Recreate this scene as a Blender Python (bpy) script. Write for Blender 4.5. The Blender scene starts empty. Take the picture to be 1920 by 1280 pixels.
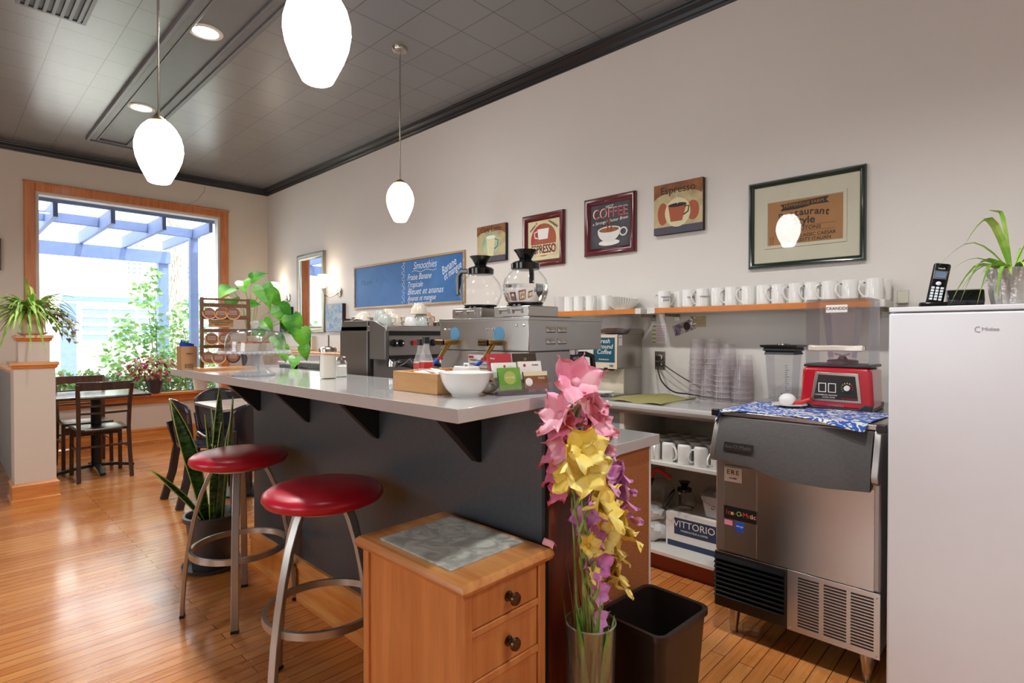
import bpy, bmesh, math, random
from mathutils import Vector, Matrix
R = random.Random(7)
PI = math.pi
sc = bpy.context.scene
COL = sc.collection

# ------------------------------------------------------------------ camera, world, sun, exposure
cam_d = bpy.data.cameras.new('camera')
cam_d.sensor_width = 36.0
cam_d.lens = 36.0 * 1035.0 / 1920.0
cam_d.clip_start = 0.05
cam_d.clip_end = 200
cam = bpy.data.objects.new('camera', cam_d)
COL.objects.link(cam)
cam.location = (0, 0, 1.30)
cam.rotation_euler = (PI / 2 - 12 / 1035.0, 0, -math.atan(1082 / 1035.0))
sc.camera = cam

sc.view_settings.view_transform = 'Standard'
sc.view_settings.look = 'None'
sc.view_settings.exposure = 1.0
sc.view_settings.gamma = 1.0
sc.view_settings.use_curve_mapping = False
sc.cycles.max_bounces = 10
sc.cycles.diffuse_bounces = 4
sc.cycles.adaptive_threshold = 0.015
sc.cycles.transparent_max_bounces = 24
sc.cycles.sample_clamp_indirect = 6.0
sc.cycles.caustics_reflective = False
sc.cycles.caustics_refractive = False

SKY = 2.9
SUN = 2.2
CAN_W = 54.0
PEND_E = 8.5
world = bpy.data.worlds.new('sky')
sc.world = world
world.use_nodes = True
_bg = world.node_tree.nodes['Background']
_bg.inputs[0].default_value = (0.92, 0.96, 1.0, 1)
_bg.inputs[1].default_value = SKY
sun_d = bpy.data.lights.new('sun', 'SUN')
sun_d.energy = SUN
sun_d.angle = 0.02
sun_d.color = (1.0, 0.96, 0.9)
sun = bpy.data.objects.new('sun', sun_d)
COL.objects.link(sun)
sun.rotation_euler = (math.radians(42), 0, math.radians(12))

# ------------------------------------------------------------------ node helpers and materials
def new_mat(name):
    m = bpy.data.materials.new(name)
    m.use_nodes = True
    nt = m.node_tree
    return m, nt, nt.nodes['Principled BSDF']

def srgb(c):
    if isinstance(c, str):
        c = tuple(int(c[i:i + 2], 16) / 255 for i in (0, 2, 4))
    return tuple(((x + 0.055) / 1.055) ** 2.4 if x > 0.04045 else x / 12.92 for x in c) + (1,)

def nn(nt, kind, **kw):
    n = nt.nodes.new(kind)
    for k, v in kw.items():
        if k.startswith('i_'):
            n.inputs[k[2:].replace('_', ' ')].default_value = v
        else:
            setattr(n, k, v)
    return n

def coords(nt, scale=(1, 1, 1), kind='Object', rot=(0, 0, 0), loc=(0, 0, 0)):
    tc = nt.nodes.new('ShaderNodeTexCoord')
    mp = nt.nodes.new('ShaderNodeMapping')
    mp.inputs['Scale'].default_value = scale
    mp.inputs['Rotation'].default_value = rot
    mp.inputs['Location'].default_value = loc
    nt.links.new(tc.outputs[kind], mp.inputs['Vector'])
    return mp.outputs['Vector']

def ramp(nt, fac, stops):
    r = nt.nodes.new('ShaderNodeValToRGB')
    el = r.color_ramp.elements
    el[0].position, el[0].color = stops[0][0], stops[0][1]
    el[1].position, el[1].color = stops[-1][0], stops[-1][1]
    for p, c in stops[1:-1]:
        e = el.new(p); e.color = c
    nt.links.new(fac, r.inputs['Fac'])
    return r.outputs['Color']

def bump(nt, bsdf, height, strength=0.2, dist=0.01):
    b = nt.nodes.new('ShaderNodeBump')
    b.inputs['Strength'].default_value = strength
    b.inputs['Distance'].default_value = dist
    nt.links.new(height, b.inputs['Height'])
    nt.links.new(b.outputs['Normal'], bsdf.inputs['Normal'])

def noise(nt, vec, scale=5, detail=4, rough=0.55):
    n = nt.nodes.new('ShaderNodeTexNoise')
    n.inputs['Scale'].default_value = scale
    n.inputs['Detail'].default_value = detail
    n.inputs['Roughness'].default_value = rough
    nt.links.new(vec, n.inputs['Vector'])
    return n

def plain(name, col, rough=0.5, metal=0.0, var=0.06, nscale=12, bmp=0.0, coat=0.0, spec=0.5, emit=0, sheen=0):
    m, nt, b = new_mat(name)
    c = srgb(col)
    v = coords(nt)
    n = noise(nt, v, nscale, 3)
    lo = tuple(x * (1 - var) for x in c[:3]) + (1,)
    hi = tuple(min(1, x * (1 + var)) for x in c[:3]) + (1,)
    nt.links.new(ramp(nt, n.outputs['Fac'], [(0.3, lo), (0.7, hi)]), b.inputs['Base Color'])
    b.inputs['Roughness'].default_value = rough
    b.inputs['Metallic'].default_value = metal
    b.inputs['Coat Weight'].default_value = coat
    b.inputs['Specular IOR Level'].default_value = spec
    if sheen: b.inputs['Sheen Weight'].default_value = sheen
    if bmp: bump(nt, b, n.outputs['Fac'], bmp, 0.004)
    if emit:
        b.inputs['Emission Color'].default_value = c
        b.inputs['Emission Strength'].default_value = emit
    return m

def wood(name, c1, c2, axis='x', scale=1.0, rough=0.35, coat=0.2, wear=0.0):
    m, nt, b = new_mat(name)
    s = {'x': (1.5, 18, 18), 'y': (18, 1.5, 18), 'z': (18, 18, 1.5)}[axis]
    v = coords(nt, tuple(q * scale for q in s))
    n = noise(nt, v, 1.6, 6, 0.6)
    v2 = coords(nt, (1, 1, 1))
    n2 = noise(nt, v2, 3.0, 3)
    mx = nn(nt, 'ShaderNodeMath', operation='MULTIPLY_ADD')
    nt.links.new(n.outputs['Fac'], mx.inputs[0]); mx.inputs[1].default_value = 0.75
    ml = nn(nt, 'ShaderNodeMath', operation='MULTIPLY'); ml.inputs[1].default_value = 0.3
    nt.links.new(n2.outputs['Fac'], ml.inputs[0]); nt.links.new(ml.outputs[0], mx.inputs[2])
    nt.links.new(ramp(nt, mx.outputs[0], [(0.38, srgb(c1)), (0.5, tuple((a + d) / 2 for a, d in zip(srgb(c1), srgb(c2)))), (0.62, srgb(c2))]), b.inputs['Base Color'])
    b.inputs['Roughness'].default_value = rough
    b.inputs['Coat Weight'].default_value = coat
    b.inputs['Coat Roughness'].default_value = 0.15
    bump(nt, b, n.outputs['Fac'], 0.08, 0.002)
    return m

def steel(name, col='b9b7b3', rough=0.28, axis='x'):
    m, nt, b = new_mat(name)
    s = {'x': (1, 90, 90), 'y': (90, 1, 90), 'z': (90, 90, 1)}[axis]
    n = noise(nt, coords(nt, s), 3, 3)
    c = srgb(col)
    nt.links.new(ramp(nt, n.outputs['Fac'], [(0.3, tuple(x * .96 for x in c[:3]) + (1,)), (0.7, c)]), b.inputs['Base Color'])
    b.inputs['Metallic'].default_value = 1.0
    b.inputs['Roughness'].default_value = rough
    bump(nt, b, n.outputs['Fac'], 0.012, 0.0003)
    return m

def thin_glass(name, tint=(1, 1, 1), edge=(0.78, 0.82, 0.85), rough=0.02, ior=1.45, haze=0.0, hazecol=(0.9, 0.9, 0.95)):
    m = bpy.data.materials.new(name); m.use_nodes = True
    nt = m.node_tree; nt.nodes.clear()
    out = nt.nodes.new('ShaderNodeOutputMaterial')
    lw = nn(nt, 'ShaderNodeLayerWeight'); lw.inputs['Blend'].default_value = 0.5
    col = ramp(nt, lw.outputs['Facing'], [(0.55, tint + (1,)), (0.98, edge + (1,))])
    tr = nt.nodes.new('ShaderNodeBsdfTransparent'); nt.links.new(col, tr.inputs['Color'])
    gl = nt.nodes.new('ShaderNodeBsdfGlossy'); gl.inputs['Roughness'].default_value = rough
    f0 = ((ior - 1) / (ior + 1)) ** 2
    pw = nn(nt, 'ShaderNodeMath', operation='POWER'); pw.inputs[1].default_value = 4.5
    nt.links.new(lw.outputs['Facing'], pw.inputs[0])
    fr = nn(nt, 'ShaderNodeMath', operation='MULTIPLY_ADD'); fr.inputs[1].default_value = 0.6; fr.inputs[2].default_value = f0
    nt.links.new(pw.outputs[0], fr.inputs[0])
    mx = nt.nodes.new('ShaderNodeMixShader')
    nt.links.new(fr.outputs[0], mx.inputs[0]); nt.links.new(tr.outputs[0], mx.inputs[1]); nt.links.new(gl.outputs[0], mx.inputs[2])
    res = mx.outputs[0]
    if haze:
        df = nt.nodes.new('ShaderNodeBsdfDiffuse'); df.inputs['Color'].default_value = hazecol + (1,)
        m2 = nt.nodes.new('ShaderNodeMixShader'); m2.inputs[0].default_value = haze
        nt.links.new(res, m2.inputs[1]); nt.links.new(df.outputs[0], m2.inputs[2]); res = m2.outputs[0]
    nt.links.new(res, out.inputs['Surface'])
    return m

def emitter(name, col, strength):
    m = bpy.data.materials.new(name); m.use_nodes = True
    nt = m.node_tree
    b = nt.nodes['Principled BSDF']
    b.inputs['Base Color'].default_value = srgb(col)
    b.inputs['Emission Color'].default_value = srgb(col)
    b.inputs['Emission Strength'].default_value = strength
    b.inputs['Roughness'].default_value = 0.2
    return m

# painted walls with hand-trowelled plaster marks
def wall_mat(name, col):
    m, nt, b = new_mat(name)
    v = coords(nt)
    n = noise(nt, v, 1.3, 3)
    c = srgb(col)
    base = ramp(nt, n.outputs['Fac'], [(0.3, tuple(x * .97 for x in c[:3]) + (1,)), (0.7, c)])
    n2 = noise(nt, v, 7.0, 6, 0.7)
    vor = nn(nt, 'ShaderNodeTexVoronoi', feature='SMOOTH_F1'); vor.inputs['Scale'].default_value = 2.3
    nt.links.new(noise(nt, v, 2.0, 2).outputs['Color'], vor.inputs['Vector'])
    ad = nn(nt, 'ShaderNodeMath', operation='ADD')
    nt.links.new(n2.outputs['Fac'], ad.inputs[0]); nt.links.new(vor.outputs['Distance'], ad.inputs[1])
    nt.links.new(base, b.inputs['Base Color'])
    b.inputs['Roughness'].default_value = 0.62
    bump(nt, b, ad.outputs[0], 0.12, 0.02)
    return m

def floor_mat():
    m, nt, b = new_mat('honey_strip_floor')
    v = coords(nt)
    br = nn(nt, 'ShaderNodeTexBrick', offset=0.37, offset_frequency=2, squash=1.0)
    br.inputs['Scale'].default_value = 1.0
    br.inputs['Brick Width'].default_value = 1.35
    br.inputs['Row Height'].default_value = 0.057
    br.inputs['Mortar Size'].default_value = 0.0016
    br.inputs['Mortar Smooth'].default_value = 0.2
    br.inputs['Bias'].default_value = 0.0
    br.inputs['Color1'].default_value = srgb('cf7d3e')
    br.inputs['Color2'].default_value = srgb('e59a56')
    br.inputs['Mortar'].default_value = srgb('5a2f14')
    nt.links.new(v, br.inputs['Vector'])
    g = noise(nt, coords(nt, (2.0, 40, 1)), 1.5, 6, 0.62)
    gr = ramp(nt, g.outputs['Fac'], [(0.3, (0.66, 0.6, 0.55, 1)), (0.62, (1, 1, 1, 1))])
    mu = nn(nt, 'ShaderNodeMix', data_type='RGBA', blend_type='MULTIPLY'); mu.inputs[0].default_value = 0.8
    nt.links.new(br.outputs['Color'], mu.inputs[6]); nt.links.new(gr, mu.inputs[7])
    w = noise(nt, coords(nt, (0.9, 1.6, 1)), 2.2, 7, 0.68)
    wr = ramp(nt, w.outputs['Fac'], [(0.56, (1, 1, 1, 1)), (0.66, (0.78, 0.62, 0.42, 1)), (0.75, (0.42, 0.3, 0.2, 1))])
    m2 = nn(nt, 'ShaderNodeMix', data_type='RGBA', blend_type='MULTIPLY'); m2.inputs[0].default_value = 0.6
    nt.links.new(mu.outputs[2], m2.inputs[6]); nt.links.new(wr, m2.inputs[7])
    nt.links.new(m2.outputs[2], b.inputs['Base Color'])
    ro = nn(nt, 'ShaderNodeMapRange'); ro.inputs[1].default_value = 0.35; ro.inputs[2].default_value = 0.7
    ro.inputs[3].default_value = 0.30; ro.inputs[4].default_value = 0.12
    nt.links.new(w.outputs['Fac'], ro.inputs[0]); nt.links.new(ro.outputs[0], b.inputs['Roughness'])
    b.inputs['Coat Weight'].default_value = 0.35
    b.inputs['Coat Roughness'].default_value = 0.12
    fc = nn(nt, 'ShaderNodeMath', operation='MULTIPLY_ADD')
    nt.links.new(br.outputs['Fac'], fc.inputs[0]); fc.inputs[1].default_value = -1.0
    cup = noise(nt, coords(nt, (3, 17.5, 1)), 1.0, 2)
    nt.links.new(cup.outputs['Fac'], fc.inputs[2])
    bump(nt, b, fc.outputs[0], 0.35, 0.004)
    return m

def ceil_mat():
    m, nt, b = new_mat('charcoal_ceiling_tile')
    v = coords(nt, (1, 1, 1), loc=(-2.114 + 0.309 * 10, -2.783 + 0.309 * 20, 0))
    br = nn(nt, 'ShaderNodeTexBrick', offset=0.0, offset_frequency=2)
    br.inputs['Scale'].default_value = 1.0
    br.inputs['Brick Width'].default_value = 0.309
    br.inputs['Row Height'].default_value = 0.309
    br.inputs['Mortar Size'].default_value = 0.0038
    br.inputs['Mortar Smooth'].default_value = 0.3
    br.inputs['Color1'].default_value = srgb('66686b')
    br.inputs['Color2'].default_value = srgb('6e7073')
    br.inputs['Mortar'].default_value = srgb('060606')
    nt.links.new(v, br.inputs['Vector'])
    nt.links.new(br.outputs['Color'], b.inputs['Base Color'])
    n = noise(nt, coords(nt, (1, 1, 1)), 55, 5, 0.65)
    b.inputs['Roughness'].default_value = 0.36
    b.inputs['Coat Weight'].default_value = 1.0
    b.inputs['Coat Roughness'].default_value = 0.28
    fc = nn(nt, 'ShaderNodeMath', operation='MULTIPLY_ADD')
    nt.links.new(br.outputs['Fac'], fc.inputs[0]); fc.inputs[1].default_value = -2.0
    nt.links.new(n.outputs['Fac'], fc.inputs[2])
    bump(nt, b, fc.outputs[0], 0.35, 0.004)
    return m

def two_tone(name, c1, c2, scale=6, lo=0.45, hi=0.55, rough=0.7, detail=4, stretch=(1, 1, 1), dist=0.0, bmp=0.0, metal=0):
    m, nt, b = new_mat(name)
    n = noise(nt, coords(nt, stretch), scale, detail)
    n.inputs['Distortion'].default_value = dist
    nt.links.new(ramp(nt, n.outputs['Fac'], [(lo, srgb(c1)), (hi, srgb(c2))]), b.inputs['Base Color'])
    b.inputs['Roughness'].default_value = rough
    b.inputs['Metallic'].default_value = metal
    if bmp: bump(nt, b, n.outputs['Fac'], bmp, 0.004)
    return m

M = {}
M['wall'] = wall_mat('warm_white_plaster', 'dfd9d2')
M['wall2'] = wall_mat('beige_plaster', 'dcd2c3')
M['ceil'] = ceil_mat()
M['crown'] = plain('black_gloss_paint', '1d2025', 0.28, var=0.1)
M['floor'] = floor_mat()
M['trimwood'] = wood('orange_fir_trim', 'c9752f', 'e09a52', 'x', 1.0, 0.3, 0.35)
M['trimwood_y'] = wood('orange_fir_trim_y', 'c9752f', 'e09a52', 'y', 1.0, 0.3, 0.35)
M['trimwood_z'] = wood('orange_fir_trim_z', 'bd6b35', 'd68a52', 'z', 1.0, 0.3, 0.35)
M['shelfwood'] = plain('orange_laminate', 'd27a2c', 0.4, var=0.08)
M['cabwood'] = wood('cherry_veneer', 'b56c38', 'cf8a50', 'z', 0.8, 0.32, 0.3)
M['cabwood_top'] = wood('worn_cherry_top', 'b8703a', 'd69858', 'y', 0.8, 0.34, 0.3)
M['redwood'] = two_tone('reddish_stained_board', '6e2d1b', 'a04a26', 3, 0.4, 0.68, 0.3, 5, (6, 6, 1.2))
M['particle'] = two_tone('particle_board', '9a5a30', 'ab6a3c', 130, 0.35, 0.65, 0.6, 2)
M['redkick'] = plain('brick_red_paint', '8c3a22', 0.5)
M['laminate'] = plain('grey_beige_laminate', 'bdbab8', 0.16, var=0.02, coat=0.4)
M['laminate_edge'] = plain('laminate_edge', 'a9a5a4', 0.35, var=0.03)
M['barpanel'] = plain('charcoal_wallpaper_panel', '43484d', 0.34, var=0.1, nscale=60, bmp=0.1)
M['black'] = plain('black_paint', '17181a', 0.4, var=0.1)
M['blackgloss'] = plain('black_gloss_plastic', '101113', 0.15, var=0.1)
M['blackplastic'] = plain('black_plastic', '241c19', 0.3, var=0.1)
M['brownplastic'] = plain('dark_brown_plastic', '3a261d', 0.25, var=0.08)
M['doorplastic'] = plain('charcoal_bin_door', '4d4a49', 0.55, var=0.08, nscale=90, bmp=0.15)
M['white'] = plain('white_enamel', 'dde1e7', 0.25, var=0.01)
M['offwhite'] = plain('off_white_paint', 'dcd8d0', 0.45, var=0.03)
M['ceramic'] = plain('white_glazed_ceramic', 'eceae6', 0.12, var=0.02, coat=0.5)
M['creamcer'] = plain('cream_glazed_ceramic', 'd9cdbb', 0.15, var=0.03, coat=0.5)
M['greycer'] = plain('grey_green_ceramic', 'bfc3bb', 0.15, var=0.04, coat=0.5)
M['peachcer'] = plain('peach_ceramic', 'd8a988', 0.15, var=0.04, coat=0.5)
M['steel'] = steel('brushed_stainless', 'c2c0bd', 0.27, 'x')
M['steel_y'] = steel('brushed_stainless_y', 'bcbab6', 0.27, 'y')
M['steel_z'] = steel('brushed_stainless_z', 'b6b2ad', 0.3, 'z')
M['steel_dull'] = steel('dull_stainless', 'b5b0ac', 0.42, 'x')
M['alu'] = plain('satin_aluminium_paint', 'a9a6a0', 0.36, metal=0.85, var=0.04)
M['chrome'] = plain('polished_chrome', 'd5d5d5', 0.08, metal=1.0, var=0.02)
M['nickel'] = plain('satin_nickel', 'b4ada2', 0.25, metal=1.0, var=0.03)
M['brass'] = plain('brass', 'c09a55', 0.25, metal=1.0, var=0.05)
M['antique'] = plain('antique_brass', '5a4632', 0.3, metal=0.9, var=0.2, nscale=60)
M['redvinyl'] = plain('red_vinyl', 'b3122c', 0.3, var=0.05, nscale=80, bmp=0.05)
M['redpaint'] = plain('red_metallic_plastic', 'bd1226', 0.22, var=0.04, coat=0.6)
M['redhandle'] = plain('red_plastic', 'c62b2a', 0.3)
M['orangehandle'] = plain('orange_red_plastic', 'd2472f', 0.35)
M['bluetube'] = plain('blue_hose', '2457c8', 0.3)
M['darkwood'] = wood('espresso_stained_wood', '2e1d17', '4a3026', 'z', 1.0, 0.3, 0.3)
M['darkchair'] = plain('dark_gloss_shell', '22222a', 0.18, var=0.08, coat=0.5)
M['tablewood'] = plain('dark_table_top', '3d302c', 0.22, var=0.1)
M['tablelight'] = wood('grey_table_laminate', '9c8d84', 'b8a99e', 'y', 1, 0.25, 0.3)
M['leaf'] = two_tone('leaf_green', '4f8a2a', '86b84a', 6, 0.35, 0.65, 0.4)
M['leaf_spider'] = two_tone('spider_leaf_green', '7fb03c', 'c4e07a', 9, 0.4, 0.6, 0.4)
M['leaf_bright'] = two_tone('bright_leaf_green', '2f7a1a', '6cb02e', 8, 0.4, 0.6, 0.35)
M['leaf_dark'] = two_tone('snake_leaf_green', '1e3d1c', '4f7a3a', 22, 0.4, 0.62, 0.3, 3, (1, 1, 3))
M['leaf_edge'] = plain('leaf_yellow_edge', 'a9b557', 0.4)
M['leaf_purple'] = two_tone('variegated_leaf', '8c4a6c', 'a9c088', 16, 0.42, 0.56, 0.5)
M['leaf_coleus'] = two_tone('coleus_leaf', 'b03a5e', 'b9c26e', 14, 0.45, 0.58, 0.5)
M['stem'] = two_tone('pale_green_stem', '7fa04c', 'a8bd74', 20, 0.4, 0.6, 0.45)
M['pet_pink'] = two_tone('pink_petal', 'f590b4', 'fcc6d2', 14, 0.35, 0.65, 0.5)
M['pet_rose'] = two_tone('rose_petal', 'ea6c9c', 'f8a4b8', 12, 0.35, 0.65, 0.5)
M['pet_yellow'] = two_tone('yellow_petal', 'f4d450', 'f9ea94', 10, 0.35, 0.65, 0.5)
M['pet_mauve'] = two_tone('mauve_petal', 'd478c6', 'eab2e2', 14, 0.35, 0.65, 0.5)
M['soil'] = two_tone('potting_soil', '2b1a10', '5a3a26', 90, 0.4, 0.6, 0.9, bmp=0.8)
M['terracream'] = plain('cream_pot', 'e0d2b4', 0.35, var=0.03)
M['darkpot'] = plain('charcoal_pot', '3b3b3e', 0.4)
M['silverwrap'] = plain('crinkled_silver_film', 'b9b2ae', 0.22, metal=0.35, var=0.12, nscale=40, bmp=0.9)
M['paperbrown'] = plain('kraft_paper', 'b98f63', 0.8, var=0.05)
M['paper'] = plain('white_paper', 'efece6', 0.8, var=0.02)
M['bamboo'] = wood('bamboo', 'c8935a', 'dcab72', 'y', 0.9, 0.4, 0.15)
M['glass'] = thin_glass('clear_glass')
M['vaseglass'] = thin_glass('vase_glass', (0.95, 0.95, 0.95), (0.45, 0.42, 0.42), 0.02, 2.2, 0.03)
M['greytext'] = plain('grey_lettering', '98989c', .4)
M['cuprim'] = plain('plastic_cup_rim', 'cfc2c6', .25)
M['window'] = thin_glass('window_glass', (0.98, 1, 1), (0.9, 0.95, 0.97))
M['cupglass'] = thin_glass('clear_plastic_cup', (0.975, 0.965, 0.97), (0.80, 0.77, 0.79), 0.08, 1.45, 0.07, (0.95, 0.88, 0.9))
M['polycarb'] = thin_glass('clear_polycarbonate', (0.992, 0.992, 0.994), (0.72, 0.72, 0.82), 0.04, 1.8, 0.012, (0.9, 0.9, 0.96))
M['crystal'] = thin_glass('pressed_glass', (0.97, 0.975, 0.98), (0.70, 0.75, 0.82), 0.03, 1.9, 0.20, (0.95, 0.97, 1.0))
M['acrylic'] = thin_glass('clear_acrylic', (0.98, 0.98, 0.99), (0.62, 0.6, 0.78), 0.03, 1.6, 0.02)
M['domeglass'] = thin_glass('dome_glass', (0.98, 0.985, 0.99), (0.72, 0.77, 0.84), 0.02, 1.6)
M['mirror'] = plain('mirror_silver', 'f0f0f0', 0.02, metal=1.0, var=0.0)
M['pendant'] = emitter('lit_opal_glass', 'fffdf8', PEND_E)
M['lens'] = emitter('lit_diffuser', 'fffdf8', 14)
M['sconce'] = emitter('lit_frosted_glass', 'fff4e4', 5)
M['sugar'] = plain('sugar', 'e8e0cf', 0.9, var=0.02)
M['chalkblue'] = two_tone('blue_chalkboard', '2a62a0', '3d78b8', 3, 0.35, 0.7, 0.55, 6, (1, 1, 1), 0.8)
M['chalk'] = plain('white_chalk', 'dfe9f4', 0.9, var=0.1, nscale=200)
M['chalkdim'] = plain('faded_chalk', '6b98c8', 0.9)
M['framegold'] = wood('light_wood_frame', 'a88a62', 'c0a27a', 'x', 1, 0.4, 0.1)
M['maroon'] = plain('glossy_maroon_frame', '5e1520', 0.2, coat=0.5)
M['greenframe'] = plain('dark_green_frame', '16281e', 0.2, coat=0.5)
M['silverframe'] = plain('champagne_silver_frame', '9a9484', 0.3, metal=0.7)
M['mat_cream'] = plain('cream_mat_board', 'dccfb8', 0.8, var=0.02)
M['cardboard'] = plain('printed_cardboard', 'b27c4e', 0.75, var=0.05)
M['ink'] = plain('dark_ink', '3a2618', 0.7)
M['white_ink'] = plain('white_ink', 'f0ece4', 0.7)
M['red_ink'] = plain('red_ink', 'b02a34', 0.6)
M['dark_art'] = two_tone('slate_artwork', '34363c', '4a4a50', 8, 0.4, 0.6, 0.6)
M['tan_art'] = two_tone('mottled_tan_artwork', 'a8926a', 'cbbd90', 5, 0.35, 0.65, 0.7, 6, (1, 1, 1), 1.5)
M['rust_art'] = two_tone('mottled_rust_artwork', '6a3c24', 'a0653a', 7, 0.35, 0.65, 0.7, 6)
M['purple_art'] = plain('purple_grey_band', '4f4a5a', 0.7)
M['canvas_edge'] = plain('dark_canvas_edge', '2a2220', 0.7)
M['cream_art'] = plain('cream_art', 'dcd2a8', 0.7)
M['teal_art'] = two_tone('teal_art', '6fae9c', 'b9c8a0', 8, 0.35, 0.6, 0.7)
M['orange_art'] = plain('burnt_orange_art', 'a8583a', 0.7)
M['blue_art'] = two_tone('pale_blue_artwork', '6a9ccc', 'c9c6b8', 20, 0.35, 0.65, 0.8, 6, (1, 1, 1), 1)
M['dancer_art'] = two_tone('purple_blue_artwork', '2c2440', '7a5a9a', 25, 0.45, 0.62, 0.7, 5, (1, 1, 1), 2)
M['towelblue'] = two_tone('blue_white_print_towel', '2f5cb4', 'e6e4dc', 26, 0.52, 0.545, 0.9, 1, (1, 1, 1), 2.2)
M['towelgreen'] = plain('olive_green_cloth', 'a39a5e', 0.95, var=0.1, nscale=120, bmp=0.6)
M['slate'] = two_tone('marbled_stone_tile', '96958e', 'c8cbc0', 14, 0.35, 0.65, 0.35, 6, (1, 1, 1), 1.8)
M['navy'] = plain('navy_print', '2f3d5e', 0.6)
M['signteal'] = plain('teal_sign', '1c5568', 0.4)
M['labelblue'] = plain('sky_blue_disc', '5f9cc4', 0.5)
M['steelblue'] = plain('pergola_stain', '61739f', 0.7, var=0.08)
M['whitesiding'] = plain('white_siding', 'f2efe8', 0.8, var=0.02)
M['bark'] = two_tone('tree_bark', '6a6258', 'a89e92', 20, 0.4, 0.6, 0.9, 6, (3, 3, .5), bmp=.6)
M['ground'] = two_tone('pale_paving', 'b8b4ac', 'd8d4cc', 8, 0.4, 0.6, 0.9)
M['greenery'] = two_tone('outdoor_leaf_green', '5f9a4a', 'a8cc88', 9, 0.35, 0.65, 0.6)
M['flowerpink'] = plain('pink_flower', 'e05a8c', 0.6)
M['flowerwhite'] = plain('white_flower', 'f4f0f0', 0.6)
M['beans'] = two_tone('coffee_beans', '2a1610', '5a3222', 90, 0.4, 0.6, 0.4, bmp=1)
M['outglass'] = plain('dim_window_glass', '6b7f9c', 0.1, var=0.1)

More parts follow.
